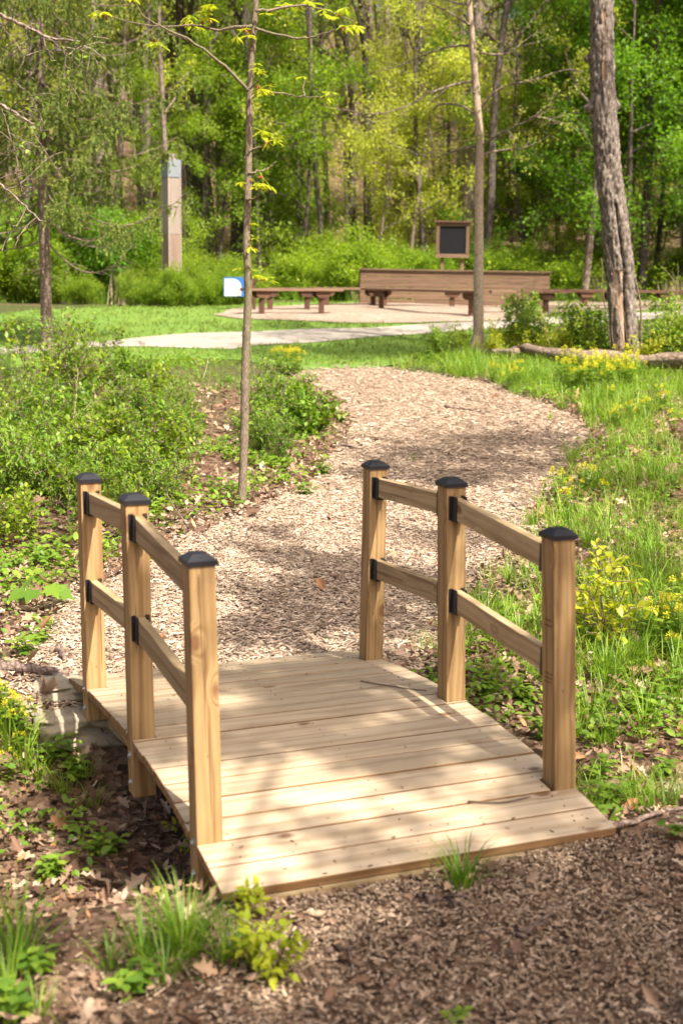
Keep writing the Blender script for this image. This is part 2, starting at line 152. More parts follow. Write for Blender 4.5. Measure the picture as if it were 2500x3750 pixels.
OAKL = (np.array([(0, 0, 0), (.14, .12, .05), (.10, .25, .02), (.34, .36, .12), (.16, .5, .05), (.36, .66, .13), (.14, .76, .03), (.12, .92, .08), (0, 1, 0),
                  (-.12, .9, .06), (-.14, .74, .03), (-.33, .62, .16), (-.15, .48, .05), (-.36, .38, .1), (-.10, .24, .02), (-.13, .1, .06), (0, .3, -.02), (0, .65, -.03)]),
        [(0, 1, 2, 16), (2, 3, 4, 16), (4, 17, 16), (4, 5, 6, 17), (6, 7, 8, 17), (8, 9, 10, 17), (10, 11, 12, 17), (12, 16, 17), (12, 13, 14, 16), (14, 15, 0, 16)])
CURL = (np.array([(0, 0, .1), (.22, .3, .0), (.26, .65, .1), (0, 1, .25), (-.26, .65, .2), (-.2, .3, .12), (0, .5, -.08)]),
        [(0, 1, 6), (1, 2, 6), (2, 3, 6), (3, 4, 6), (4, 5, 6), (5, 0, 6)])
CHIP = (np.array([(-.5, -.5, 0), (.5, -.42, 0), (.42, .5, 0), (-.46, .44, 0), (-.5, -.5, 1), (.5, -.42, 1), (.42, .5, 1), (-.46, .44, 1)]),
        [(4, 5, 6, 7), (0, 1, 5, 4), (1, 2, 6, 5), (2, 3, 7, 6), (3, 0, 4, 7)])
# ------------------------------------------------------------------ materials
def mat_new(name):
    m = bpy.data.materials.new(name); m.use_nodes = True; nt = m.node_tree
    for n in list(nt.nodes): nt.nodes.remove(n)
    o = nt.nodes.new('ShaderNodeOutputMaterial')
    return m, nt, o
def N(nt, typ, **kw):
    n = nt.nodes.new(typ)
    for k, v in kw.items():
        if k.startswith('_'): setattr(n, k[1:], v)
        else: n.inputs[k.replace('__', ' ')].default_value = v
    return n
def ramp(nt, fac, stops, interp='LINEAR'):
    r = nt.nodes.new('ShaderNodeValToRGB'); cr_ = r.color_ramp; cr_.interpolation = interp
    while len(cr_.elements) < len(stops): cr_.elements.new(.5)
    for e, (p, c) in zip(cr_.elements, stops): e.position = p; e.color = (*c, 1)
    nt.links.new(fac, r.inputs[0]); return r.outputs[0]
def mix(nt, fac, a, b, mode='MIX'):
    n = nt.nodes.new('ShaderNodeMix'); n.data_type = 'RGBA'; n.blend_type = mode
    for s_, v in ((n.inputs[0], fac), (n.inputs[6], a), (n.inputs[7], b)):
        if hasattr(v, 'links') or isinstance(v, bpy.types.NodeSocket): nt.links.new(v, s_)
        elif isinstance(v, (int, float)): s_.default_value = v
        else: s_.default_value = (*v, 1)
    return n.outputs[2]
def math_(nt, op, a, b=0.0):
    n = nt.nodes.new('ShaderNodeMath'); n.operation = op
    for s_, v in ((n.inputs[0], a), (n.inputs[1], b)):
        if isinstance(v, bpy.types.NodeSocket): nt.links.new(v, s_)
        else: s_.default_value = v
    return n.outputs[0]
def bump(nt, h, strength=.5, dist=.01):
    b = N(nt, 'ShaderNodeBump', Strength=strength, Distance=dist); nt.links.new(h, b.inputs['Height']); return b.outputs[0]
def pbsdf(nt, out, col, rough=.7, normal=None, spec=.3, metal=0.0):
    p = nt.nodes.new('ShaderNodeBsdfPrincipled')
    if isinstance(col, bpy.types.NodeSocket): nt.links.new(col, p.inputs['Base Color'])
    else: p.inputs['Base Color'].default_value = (*col, 1)
    if isinstance(rough, bpy.types.NodeSocket): nt.links.new(rough, p.inputs['Roughness'])
    else: p.inputs['Roughness'].default_value = rough
    p.inputs['Specular IOR Level'].default_value = spec; p.inputs['Metallic'].default_value = metal
    if normal is not None: nt.links.new(normal, p.inputs['Normal'])
    if out is not None: nt.links.new(p.outputs[0], out.inputs[0])
    return p
def objcoord(nt, scale=(1, 1, 1), rand=True):
    tc = nt.nodes.new('ShaderNodeTexCoord'); mp = nt.nodes.new('ShaderNodeMapping'); mp.inputs['Scale'].default_value = scale
    nt.links.new(tc.outputs['Object'], mp.inputs[0])
    if rand:
        oi = nt.nodes.new('ShaderNodeObjectInfo')
        vm = nt.nodes.new('ShaderNodeVectorMath'); vm.operation = 'SCALE'; vm.inputs[0].default_value = (13.7, 7.1, 5.3)
        nt.links.new(oi.outputs['Random'], vm.inputs['Scale']); nt.links.new(vm.outputs[0], mp.inputs['Location'])
        return mp.outputs[0], oi.outputs['Random']
    return mp.outputs[0], None
def wood(name, light, mid, dark, knot=(.16, .07, .03), freq=26, ringd=5.0, rough=.65, stain=.5, knots=.8, var=.12, gscale=1.0, checks=0.0):
    m, nt, o = mat_new(name)
    v, rnd = objcoord(nt, (.10*gscale, 1*gscale, 1*gscale))
    n1 = N(nt, 'ShaderNodeTexNoise', Scale=9.0, Detail=3.0, Roughness=.55); nt.links.new(v, n1.inputs['Vector'])
    # knots: sparse cells of a stretched voronoi bend the grain about them
    vk, _ = objcoord(nt, (5.0*gscale, 9*gscale, 9*gscale))
    vo = N(nt, 'ShaderNodeTexVoronoi', Scale=1.0, Randomness=1.0); nt.links.new(vk, vo.inputs['Vector'])
    sel = math_(nt, 'GREATER_THAN', vo.outputs['Color'], 0.0)
    sepc = nt.nodes.new('ShaderNodeSeparateColor'); nt.links.new(vo.outputs['Color'], sepc.inputs[0])
    sel = math_(nt, 'GREATER_THAN', sepc.outputs[0], knots)
    kd = math_(nt, 'SUBTRACT', 1.0, math_(nt, 'MULTIPLY', vo.outputs['Distance'], 2.6))
    kd = math_(nt, 'MULTIPLY', math_(nt, 'MAXIMUM', kd, 0.0), sel)
    vm = nt.nodes.new('ShaderNodeVectorMath'); vm.operation = 'ADD'
    cb = nt.nodes.new('ShaderNodeCombineXYZ')
    dis = math_(nt, 'ADD', math_(nt, 'MULTIPLY', n1.outputs[0], .055), math_(nt, 'MULTIPLY', kd, .05))
    nt.links.new(dis, cb.inputs[1]); nt.links.new(dis, cb.inputs[2])
    nt.links.new(v, vm.inputs[0]); nt.links.new(cb.outputs[0], vm.inputs[1])
    wv = N(nt, 'ShaderNodeTexWave', Scale=freq*.5, Distortion=ringd, Detail=2.0); wv.wave_type = 'RINGS'; wv.rings_direction = 'X'
    wv.inputs['Detail Scale'].default_value = .6
    nt.links.new(vm.outputs[0], wv.inputs['Vector'])
    grain = ramp(nt, wv.outputs['Fac'], [(0, dark), (.22, mid), (.55, light), (.8, light), (1, mid)])
    # fine fibre
    vf, _ = objcoord(nt, (3*gscale, 160*gscale, 160*gscale))
    nf = N(nt, 'ShaderNodeTexNoise', Scale=1.0, Detail=2.0); nt.links.new(vf, nf.inputs['Vector'])
    grain = mix(nt, .25, grain, ramp(nt, nf.outputs[0], [(.35, mid), (.65, light)]))
    # blotches of weather and handling
    vb, _ = objcoord(nt, (1.6, 6, 6)); nb = N(nt, 'ShaderNodeTexNoise', Scale=1.3, Detail=4.0, Roughness=.6); nt.links.new(vb, nb.inputs['Vector'])
    bl = ramp(nt, nb.outputs[0], [(.3, (.72, .68, .64)), (.5, (1, 1, 1)), (.75, (1.0, .97, .93))])
    grain = mix(nt, stain, grain, bl, 'MULTIPLY')
    hv = N(nt, 'ShaderNodeHueSaturation'); hv.inputs['Saturation'].default_value = 1.0
    nt.links.new(math_(nt, 'ADD', 1-var, math_(nt, 'MULTIPLY', rnd, var*2)), hv.inputs['Value']); nt.links.new(grain, hv.inputs['Color'])
    col = mix(nt, math_(nt, 'MINIMUM', math_(nt, 'MULTIPLY', math_(nt, 'MAXIMUM', math_(nt, 'SUBTRACT', kd, .45), 0.0), 3.5), .85), hv.outputs[0], knot)
    # little dark specks
    vp, _ = objcoord(nt, (14, 40, 40)); sp = N(nt, 'ShaderNodeTexVoronoi', Scale=1.0); nt.links.new(vp, sp.inputs['Vector'])
    s2 = nt.nodes.new('ShaderNodeSeparateColor'); nt.links.new(sp.outputs['Color'], s2.inputs[0])
    spk = math_(nt, 'MULTIPLY', math_(nt, 'LESS_THAN', sp.outputs['Distance'], .12), math_(nt, 'GREATER_THAN', s2.outputs[1], .86))
    col = mix(nt, math_(nt, 'MULTIPLY', spk, .6), col, (.1, .06, .03))
    if checks:
        vc, _ = objcoord(nt, (1.1, 55, 55)); nc = N(nt, 'ShaderNodeTexNoise', Scale=1.0, Detail=1.0); nt.links.new(vc, nc.inputs['Vector'])
        ck = math_(nt, 'MULTIPLY', math_(nt, 'GREATER_THAN', nc.outputs[0], .70), checks); col = mix(nt, ck, col, (.12, .065, .03))
    bp = bump(nt, math_(nt, 'ADD', wv.outputs['Fac'], math_(nt, 'MULTIPLY', nf.outputs[0], 1.2)), .25, .0012)
    pbsdf(nt, o, col, rough, bp, .25)
    return m
def leafmat(name, stops, trans=.45, rough=.42, tcol=1.25, sp=.35):
    m, nt, o = mat_new(name)
    a = nt.nodes.new('ShaderNodeAttribute'); a.attribute_name = 'rnd'
    oi = nt.nodes.new('ShaderNodeObjectInfo')
    f = math_(nt, 'ADD', math_(nt, 'MULTIPLY', a.outputs['Fac'], .8), math_(nt, 'MULTIPLY', oi.outputs['Random'], .2))
    c = ramp(nt, f, stops)
    tc = nt.nodes.new('ShaderNodeTexCoord'); nz = N(nt, 'ShaderNodeTexNoise', Scale=2.2, Detail=2.0); nt.links.new(tc.outputs['Object'], nz.inputs['Vector'])
    hv = N(nt, 'ShaderNodeHueSaturation'); nt.links.new(c, hv.inputs['Color'])
    nt.links.new(math_(nt, 'ADD', .75, math_(nt, 'MULTIPLY', nz.outputs[0], .5)), hv.inputs['Value'])
    p = pbsdf(nt, None, hv.outputs[0], rough, None, sp)
    t = nt.nodes.new('ShaderNodeBsdfTranslucent')
    g = mix(nt, 1.0, hv.outputs[0], (tcol*1.1, tcol*1.1, tcol*.45), 'MULTIPLY'); nt.links.new(g, t.inputs[0])
    ms = nt.nodes.new('ShaderNodeMixShader'); ms.inputs[0].default_value = trans
    nt.links.new(p.outputs[0], ms.inputs[1]); nt.links.new(t.outputs[0], ms.inputs[2]); nt.links.new(ms.outputs[0], o.inputs[0])
    return m
def plain(name, stops, rough=.8, sp=.2, use='rnd', bscale=60, bs=.3, bd=.003, tr=0.0):
    m, nt, o = mat_new(name)
    a = nt.nodes.new('ShaderNodeAttribute'); a.attribute_name = 'rnd'
    c = ramp(nt, a.outputs['Fac'], stops)
    tc = nt.nodes.new('ShaderNodeTexCoord'); nz = N(nt, 'ShaderNodeTexNoise', Scale=bscale, Detail=3.0); nt.links.new(tc.outputs['Object'], nz.inputs['Vector'])
    hv = N(nt, 'ShaderNodeHueSaturation'); nt.links.new(c, hv.inputs['Color'])
    nt.links.new(math_(nt, 'ADD', .7, math_(nt, 'MULTIPLY', nz.outputs[0], .6)), hv.inputs['Value'])
    p = pbsdf(nt, o, hv.outputs[0], rough, bump(nt, nz.outputs[0], bs, bd), sp)
    if tr:
        t = nt.nodes.new('ShaderNodeBsdfTranslucent'); nt.links.new(hv.outputs[0], t.inputs[0])
        ms = nt.nodes.new('ShaderNodeMixShader'); ms.inputs[0].default_value = tr
        nt.links.new(p.outputs[0], ms.inputs[1]); nt.links.new(t.outputs[0], ms.inputs[2]); nt.links.new(ms.outputs[0], o.inputs[0])
    return m
def bark(name, light, dark, vert=6, horiz=26, bs=.8, bd=.02, moss=0.0):
    m, nt, o = mat_new(name)
    v, rnd = objcoord(nt, (horiz, horiz, vert))
    n1 = N(nt, 'ShaderNodeTexNoise', Scale=1.0, Detail=5.0, Roughness=.65); nt.links.new(v, n1.inputs['Vector'])
    v2, _ = objcoord(nt, (1.2, 1.2, .7)); n2 = N(nt, 'ShaderNodeTexNoise', Scale=1.6, Detail=3.0); nt.links.new(v2, n2.inputs['Vector'])
    vo = N(nt, 'ShaderNodeTexVoronoi', Scale=.8); vo.feature = 'DISTANCE_TO_EDGE'; nt.links.new(v, vo.inputs['Vector'])
    cr_ = math_(nt, 'MINIMUM', math_(nt, 'MULTIPLY', vo.outputs['Distance'], 4.0), 1.0)
    h = math_(nt, 'ADD', math_(nt, 'MULTIPLY', n1.outputs[0], .7), math_(nt, 'MULTIPLY', cr_, .5))
    c = ramp(nt, h, [(.25, dark), (.6, tuple((a+b)/2 for a, b in zip(light, dark))), (.95, light)])
    c = mix(nt, .5, c, ramp(nt, n2.outputs[0], [(.3, (.7, .68, .66)), (.7, (1.0, 1.0, 1.0))]), 'MULTIPLY')
    if moss: c = mix(nt, math_(nt, 'MULTIPLY', math_(nt, 'GREATER_THAN', n2.outputs[0], .56), moss), c, (.10, .12, .04))
    pbsdf(nt, o, c, .9, bump(nt, h, bs, bd), .15)
    return m
M = {}
M['post'] = wood('treated_pine_post', (.41, .265, .12), (.34, .21, .088), (.23, .13, .05), freq=15, ringd=6, knots=.62, var=.13, stain=.9, checks=.7)
M['rail'] = wood('treated_pine_rail', (.43, .315, .175), (.37, .265, .14), (.26, .17, .08), freq=15, ringd=7, knots=.66, var=.14, stain=.9, checks=.6)
M['deckside'] = wood('plank_side_wood', (.30, .17, .075), (.24, .13, .055), (.15, .075, .03), freq=10, ringd=5, knots=.95, var=.1)
M['deck'] = wood('pale_pine_deck', (.51, .40, .275), (.47, .36, .235), (.36, .26, .16), freq=8, ringd=7, knots=.78, var=.15, stain=1.0, rough=.6, checks=.35)
M['stain'] = wood('brown_stained_timber', (.20, .125, .078), (.16, .096, .058), (.095, .053, .031), freq=14, ringd=4, knots=.85, var=.22)
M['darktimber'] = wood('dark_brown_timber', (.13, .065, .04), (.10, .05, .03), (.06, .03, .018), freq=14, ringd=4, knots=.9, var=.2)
M['cedar_low'] = wood('brown_cedar_base', (.30, .215, .165), (.26, .18, .135), (.19, .125, .09), freq=12, ringd=3, knots=.95, var=.12)
M['cedar'] = wood('weathered_cedar', (.37, .30, .255), (.33, .26, .215), (.25, .19, .155), freq=12, ringd=3, knots=.95, var=.16)
def simple(name, col, rough=.5, sp=.4, metal=0.0, bscale=0, bs=.2, bd=.001):
    m, nt, o = mat_new(name)
    tc = nt.nodes.new('ShaderNodeTexCoord'); nz = N(nt, 'ShaderNodeTexNoise', Scale=bscale or 30, Detail=4.0); nt.links.new(tc.outputs['Object'], nz.inputs['Vector'])
    c = mix(nt, nz.outputs[0], tuple(x*.8 for x in col), tuple(min(1, x*1.15) for x in col))
    pbsdf(nt, o, c, rough, bump(nt, nz.outputs[0], bs, bd), sp, metal); return m
M['black'] = simple('black_powder_coat', (.016, .015, .018), .45, .4, 0, 300, .15, .0005)
M['steel'] = simple('galvanised_steel', (.45, .45, .44), .4, .5, .8)
M['flash'] = simple('grey_metal_flashing', (.27, .29, .31), .45, .5, .3, 8)
M['slate'] = simple('blackboard_panel', (.012, .012, .014), .8, .15, 0, 6)
M['white'] = simple('white_sign_print', (.75, .77, .8), .5)
M['blue'] = simple('blue_sign_print', (.03, .14, .42), .5)
M['cream'] = simple('cream_sign_print', (.6, .55, .38), .5)
M['ink'] = simple('faded_ink', (.12, .07, .03), .8, .2)
M['chips'] = plain('wood_chips', [(0, (.06, .038, .027)), (.2, (.20, .13, .088)), (.44, (.38, .275, .195)), (.72, (.53, .405, .29)), (1, (.69, .57, .44))], .8, .15, bs=.4)
M['crumbs'] = plain('brown_soil_crumbs', [(0, (.10, .062, .04)), (.5, (.30, .21, .14)), (1, (.55, .42, .30))], .85, .1, bs=.4)
M['litter'] = plain('dry_leaves', [(0, (.10, .052, .032)), (.3, (.25, .145, .09)), (.6, (.40, .265, .175)), (.85, (.55, .41, .29)), (1, (.40, .19, .075))], .7, .25, bscale=40, tr=.15)
M['twigs'] = plain('grey_brown_twigs', [(0, (.12, .08, .055)), (1, (.30, .22, .16))], .85, .15)
M['stone'] = simple('pale_field_stone', (.34, .28, .20), .9, .15, 0, 14, 1.0, .02)
M['grass'] = leafmat('grass_blades', [(0, (.075, .18, .02)), (.4, (.17, .30, .028)), (.8, (.32, .44, .05)), (1, (.50, .43, .20))], .4, .4)
M['lawn_blade'] = leafmat('lawn_grass_blades', [(0, (.12, .19, .03)), (.6, (.20, .28, .045)), (.93, (.29, .36, .08)), (1, (.44, .38, .19))], .35, .5)
M['shrub'] = leafmat('honeysuckle_leaves', [(0, (.07, .15, .018)), (.35, (.16, .27, .022)), (.7, (.29, .38, .03)), (1, (.44, .48, .06))], .45, .4)
M['weed'] = leafmat('weed_leaves', [(0, (.09, .19, .022)), (.5, (.18, .30, .03)), (1, (.34, .43, .05))], .4, .45)
M['lime'] = leafmat('new_lime_leaves', [(0, (.30, .38, .025)), (.5, (.42, .47, .035)), (1, (.60, .55, .06))], .5, .4)
M['tree_mid'] = leafmat('mid_green_tree_leaves', [(0, (.12, .21, .018)), (.5, (.22, .33, .026)), (1, (.38, .46, .045))], .5, .5)
M['tree_deep'] = leafmat('deep_green_tree_leaves', [(0, (.07, .17, .014)), (.5, (.135, .27, .02)), (1, (.25, .39, .03))], .5, .5)
M['tree_yellow'] = leafmat('yellow_green_tree_leaves', [(0, (.25, .31, .03)), (.5, (.41, .45, .055)), (1, (.62, .62, .14))], .5, .5)
M['needles'] = leafmat('spruce_needles', [(0, (.07, .11, .02)), (.5, (.17, .23, .035)), (.85, (.32, .36, .06)), (1, (.42, .30, .15))], .3, .6)
M['bark_grey'] = bark('grey_forest_bark', (.36, .28, .225), (.12, .085, .066))
M['bark_dark'] = bark('dark_forest_bark', (.19, .15, .125), (.05, .04, .033))
M['bark_smooth'] = bark('smooth_young_bark', (.52, .41, .30), (.32, .235, .165), vert=18, horiz=30, bs=.5, bd=.006)
M['bark_sap'] = bark('sapling_bark', (.30, .235, .165), (.13, .095, .065), vert=22, horiz=90, bs=.6, bd=.003, moss=.25)
M['bark_spruce'] = bark('spruce_bark', (.32, .235, .185), (.13, .085, .07), vert=28, horiz=34, bs=.9, bd=.01)
M['yellow'] = plain('yellow_petals', [(0, (.62, .54, .02)), (1, (.82, .74, .05))], .6, .2, tr=.3)
M['budred'] = plain('red_brown_bud_scales', [(0, (.22, .05, .03)), (1, (.40, .14, .05))], .6, .3)
M['straw'] = plain('dry_straw', [(0, (.40, .30, .18)), (1, (.62, .50, .33))], .8, .2, tr=.2)
# ------------------------------------------------------------------ the ground and the paths
def in_poly(x, y, poly):
    x = np.asarray(x); y = np.asarray(y); c = np.zeros(x.shape, bool); n = len(poly); j = n-1
    for i in range(n):
        xi, yi = poly[i]; xj, yj = poly[j]
        with np.errstate(divide='ignore', invalid='ignore'):
            t = ((yi > y) != (yj > y)) & (x < (xj-xi)*(y-yi)/(yj-yi+1e-12)+xi)
        c ^= t; j = i
    return c
def poly_dist(x, y, poly):
    x = np.asarray(x, float); y = np.asarray(y, float); best = np.full(x.shape, 1e9); bx_ = x.copy(); by_ = y.copy()
    for (x0, y0), (x1, y1) in zip(poly, poly[1:]+poly[:1]):
        dx, dy = x1-x0, y1-y0; t = np.clip(((x-x0)*dx+(y-y0)*dy)/(dx*dx+dy*dy+1e-12), 0, 1)
        px, py = x0+t*dx, y0+t*dy; d = np.hypot(x-px, y-py); m = d < best
        best[m] = d[m]; bx_[m] = px[m]; by_[m] = py[m]
    return best, bx_, by_
def rough_poly(poly, step, amp, seed):
    rg = np.random.default_rng(seed); out = []
    for (x0, y0), (x1, y1) in zip(poly, poly[1:]+poly[:1]):
        L = math.hypot(x1-x0, y1-y0); n = max(1, int(L/step)); nx, ny = -(y1-y0)/(L+1e-9), (x1-x0)/(L+1e-9)
        for k in range(n):
            t = k/n; a = rg.normal(0, amp); out.append((x0+(x1-x0)*t+nx*a, y0+(y1-y0)*t+ny*a))
    return out
CHIPP = rough_poly(D['chip'], .35, .05, 1); GRAV = rough_poly(D['gravel'], .7, .05, 2)
RING = rough_poly(D['ring'], .7, .08, 3); LAWN = rough_poly(D['lawn'], .8, .1, 4)
def gridmesh(name, xs, ys, zfun, keep=None, snap=None):
    X, Y = np.meshgrid(xs, ys); Xf, Yf = X.ravel().copy(), Y.ravel().copy()
    nx = len(xs); i = (np.arange(len(ys)-1)[:, None]*nx+np.arange(nx-1)[None, :]).ravel()
    q = np.stack([i, i+1, i+nx+1, i+nx], 1)
    if snap is not None:
        ins = in_poly(Xf, Yf, snap); q = q[ins[q].any(1)]
        out = np.unique(q[~ins[q]]) if len(q) else []
        d, px, py = poly_dist(Xf[out], Yf[out], snap); Xf[out] = px; Yf[out] = py
        used = np.unique(q); rm = np.full(len(Xf), -1); rm[used] = np.arange(len(used)); q = rm[q]; Xf, Yf = Xf[used], Yf[used]
    Z = zfun(Xf, Yf)
    g = Geo(); g.add(np.stack([Xf, Yf, Z], 1), q.ravel(), [4]*len(q)); return g.mesh(name)
def spaced(lo, hi, f):
    o = [lo]
    while o[-1] < hi: o.append(o[-1]+f(o[-1]))
    return np.array(o)
xs = spaced(-70, 70, lambda v: .06 if abs(v) < 2.2 else .06+min(2.2, (abs(v)-2.2)*.12))
ys = spaced(-14, 115, lambda v: .06 if 2 < v < 9 else (.06+min(2.5, (v-9)*.035) if v >= 9 else min(1.5, .06+(2-v)*.2)))
def litter_soil():
    m, nt, o = mat_new('leafy_soil')
    tc = nt.nodes.new('ShaderNodeTexCoord')
    v1 = N(nt, 'ShaderNodeTexVoronoi', Scale=30.0); nt.links.new(tc.outputs['Object'], v1.inputs['Vector'])
    s = nt.nodes.new('ShaderNodeSeparateColor'); nt.links.new(v1.outputs['Color'], s.inputs[0])
    n1 = N(nt, 'ShaderNodeTexNoise', Scale=14.0, Detail=6.0, Roughness=.7); nt.links.new(tc.outputs['Object'], n1.inputs['Vector'])
    c1 = ramp(nt, s.outputs[0], [(0, (.07, .042, .028)), (.4, (.15, .09, .055)), (.75, (.23, .145, .095)), (1, (.32, .22, .15))])
    n2 = N(nt, 'ShaderNodeTexNoise', Scale=.5, Detail=4.0); nt.links.new(tc.outputs['Object'], n2.inputs['Vector'])
    g = ramp(nt, n1.outputs[0], [(.3, (.035, .06, .015)), (.7, (.09, .14, .03))])
    # far from the bridge the floor is greener
    sx = nt.nodes.new('ShaderNodeSeparateXYZ'); nt.links.new(tc.outputs['Object'], sx.inputs[0])
    far = nt.nodes.new('ShaderNodeMapRange'); far.inputs[1].default_value = 13; far.inputs[2].default_value = 20; nt.links.new(sx.outputs[1], far.inputs[0])
    f = math_(nt, 'MULTIPLY', far.outputs[0], math_(nt, 'GREATER_THAN', n2.outputs[0], .38))
    f = math_(nt, 'MULTIPLY', f, math_(nt, 'LESS_THAN', sx.outputs[1], 41.0))
    c = mix(nt, math_(nt, 'MULTIPLY', f, .75), c1, g)
    c = mix(nt, .6, c, ramp(nt, n1.outputs[0], [(.25, (.45, .42, .4)), (.7, (1, 1, 1))]), 'MULTIPLY')
    h = math_(nt, 'ADD', n1.outputs[0], math_(nt, 'MULTIPLY', v1.outputs['Distance'], .6))
    pbsdf(nt, o, c, .95, bump(nt, h, .9, .03), .1); return m
def chip_ground(name, scale, stops, bd, dark=.5):
    m, nt, o = mat_new(name)
    tc = nt.nodes.new('ShaderNodeTexCoord')
    nw = N(nt, 'ShaderNodeTexNoise', Scale=3.0, Detail=2.0); nt.links.new(tc.outputs['Object'], nw.inputs['Vector'])
    vm = mix(nt, .06, tc.outputs['Object'], nw.outputs[1])
    mp = nt.nodes.new('ShaderNodeMapping'); mp.inputs['Scale'].default_value = (scale, scale*2.6, scale); nt.links.new(vm, mp.inputs[0])
    v1 = N(nt, 'ShaderNodeTexVoronoi', Scale=1.0); nt.links.new(mp.outputs[0], v1.inputs['Vector'])
    s = nt.nodes.new('ShaderNodeSeparateColor'); nt.links.new(v1.outputs['Color'], s.inputs[0])
    c = ramp(nt, s.outputs[0], stops)
    n2 = N(nt, 'ShaderNodeTexNoise', Scale=1.1, Detail=5.0, Roughness=.65); nt.links.new(tc.outputs['Object'], n2.inputs['Vector'])
    c = mix(nt, dark, c, ramp(nt, n2.outputs[0], [(.3, (.6, .55, .5)), (.6, (1, 1, 1))]), 'MULTIPLY')
    h = math_(nt, 'ADD', s.outputs[1], math_(nt, 'MULTIPLY', v1.outputs['Distance'], -.8))
    pbsdf(nt, o, c, .95, bump(nt, h, .9, bd), .1); return m
M['soil'] = litter_soil()
M['chipground'] = chip_ground('wood_chip_bed', 34, [(0, (.09, .055, .036)), (.35, (.25, .165, .105)), (.7, (.43, .32, .22)), (1, (.60, .48, .36))], .02)
M['ringground'] = chip_ground('bench_ring_chips', 26, [(0, (.20, .14, .10)), (.4, (.38, .285, .21)), (1, (.54, .43, .34))], .02)
M['gravel'] = chip_ground('pale_gravel', 60, [(0, (.33, .28, .23)), (.5, (.46, .40, .335)), (1, (.58, .52, .45))], .008, .35)
def lawn_mat():
    m, nt, o = mat_new('mown_lawn')
    tc = nt.nodes.new('ShaderNodeTexCoord')
    n1 = N(nt, 'ShaderNodeTexNoise', Scale=22.0, Detail=5.0, Roughness=.7); nt.links.new(tc.outputs['Object'], n1.inputs['Vector'])
    n2 = N(nt, 'ShaderNodeTexNoise', Scale=1.2, Detail=3.0); nt.links.new(tc.outputs['Object'], n2.inputs['Vector'])
    c = ramp(nt, n1.outputs[0], [(.3, (.08, .14, .03)), (.55, (.15, .24, .045)), (.75, (.25, .33, .08))])
    c = mix(nt, .35, c, ramp(nt, n2.outputs[0], [(.35, (.8, 1, .8)), (.7, (1.25, 1.1, .8))]), 'MULTIPLY')
    pbsdf(nt, o, c, .9, bump(nt, n1.outputs[0], .8, .03), .15); return m
M['lawn'] = lawn_mat()
tag(link('ground', gridmesh('ground', xs, ys, ground_z), None, [M['soil']]), kind='structure')
def sheet(name, poly, dx, dy, dz, m):
    px = [p[0] for p in poly]; py = [p[1] for p in poly]
    me = gridmesh(name, np.arange(min(px)-dx, max(px)+dx*2, dx), np.arange(min(py)-dy, max(py)+dy*2, dy), lambda x, y: ground_z(x, y)+dz, snap=poly)
    return tag(link(name, me, None, [m]), kind='structure')
sheet('lawn', LAWN, .35, .2, .018, M['lawn'])
sheet('wood_chip_path', CHIPP, .06, .06, .010, M['chipground'])
sheet('gravel_path', GRAV, .35, .12, .030, M['gravel'])
sheet('bench_ring_floor', RING, .35, .15, .036, M['ringground'])

# ------------------------------------------------------------------ timber pieces
def beam(name, p0, p1, wy, hz, m, parent=None, up=(0, 0, 1), bev=.003, seg=2, mats=None):
    """a bevelled beam, its grain along local x, centred on the line p0-p1"""
    p0 = Vector(p0); p1 = Vector(p1); d = p1-p0; L = d.length
    bm = bmesh.new(); bmesh.ops.create_cube(bm, size=1.0)
    for v in bm.verts: v.co = Vector(((v.co.x+.5)*L, v.co.y*wy, v.co.z*hz))
    if bev: bmesh.ops.bevel(bm, geom=list(bm.edges), offset=bev, segments=seg, affect='EDGES', profile=.6)
    me = bpy.data.meshes.new(name); bm.to_mesh(me); bm.free()
    o = link(name, me, parent, mats or [m])
    x = d.normalized(); z = Vector(up); y = z.cross(x).normalized(); z = x.cross(y)
    o.matrix_basis = Matrix(((x.x, y.x, z.x, p0.x), (x.y, y.y, z.y, p0.y), (x.z, y.z, z.z, p0.z), (0, 0, 0, 1)))
    return o
# ------------------------------------------------------------------ the footbridge
W2 = 1.448/2; PA = .089
PY = {1: -.8797, 2: 0.0, 3: .86}; ZT = {1: .8786, 2: .934, 3: .8895}
LX = {('L', 1): -.0149, ('L', 2): -.0074, ('L', 3): -.002, ('R', 1): -.0333, ('R', 2): -.0136, ('R', 3): .0193}
LY = .03
def zdeck(y): return -.077*y*y
br = tag(empty('footbridge', (BX, BY, BZ), BA), 'small arched footbridge of new pale timber with black capped posts and two rails a side', 'footbridge')
def bridge_pt(s_, i, z, dx=0, dy=0):
    xc = (-W2+PA/2) if s_ == 'L' else (W2-PA/2)
    return Vector((xc+LX[(s_, i)]*z+dx, PY[i]+LY*z+dy, z))
def cap_mesh():
    g = Geo(); a = .0515; r0 = a-.004
    lv = [(a, -.016), (a, 0), (r0, .003), (.026, .019), (.017, .0225)]
    V = []
    for h, z in lv: V += [(-h, -h, z), (h, -h, z), (h, h, z), (-h, h, z)]
    F = []
    for k in range(len(lv)-1):
        for j in range(4): F.append((k*4+j, k*4+(j+1) % 4, k*4+4+(j+1) % 4, k*4+4+j))
    F.append((16, 17, 18, 19))
    T = [len(f) for f in F]; g.add(V, np.concatenate([np.array(f) for f in F]), T, smooth=False)
    return g.mesh('post_cap')
capme = cap_mesh(); capme.materials.append(M['black'])
def bolt_mesh():
    g = Geo(); g.tube([(0, 0, 0), (-.003, 0, 0)], [.016, .016], 14); g.tube([(-.003, 0, 0), (-.0095, 0, 0)], [.009, .0085], 6); return g.mesh('bolt')
boltme = bolt_mesh(); boltme.materials.append(M['steel'])
posts = {}
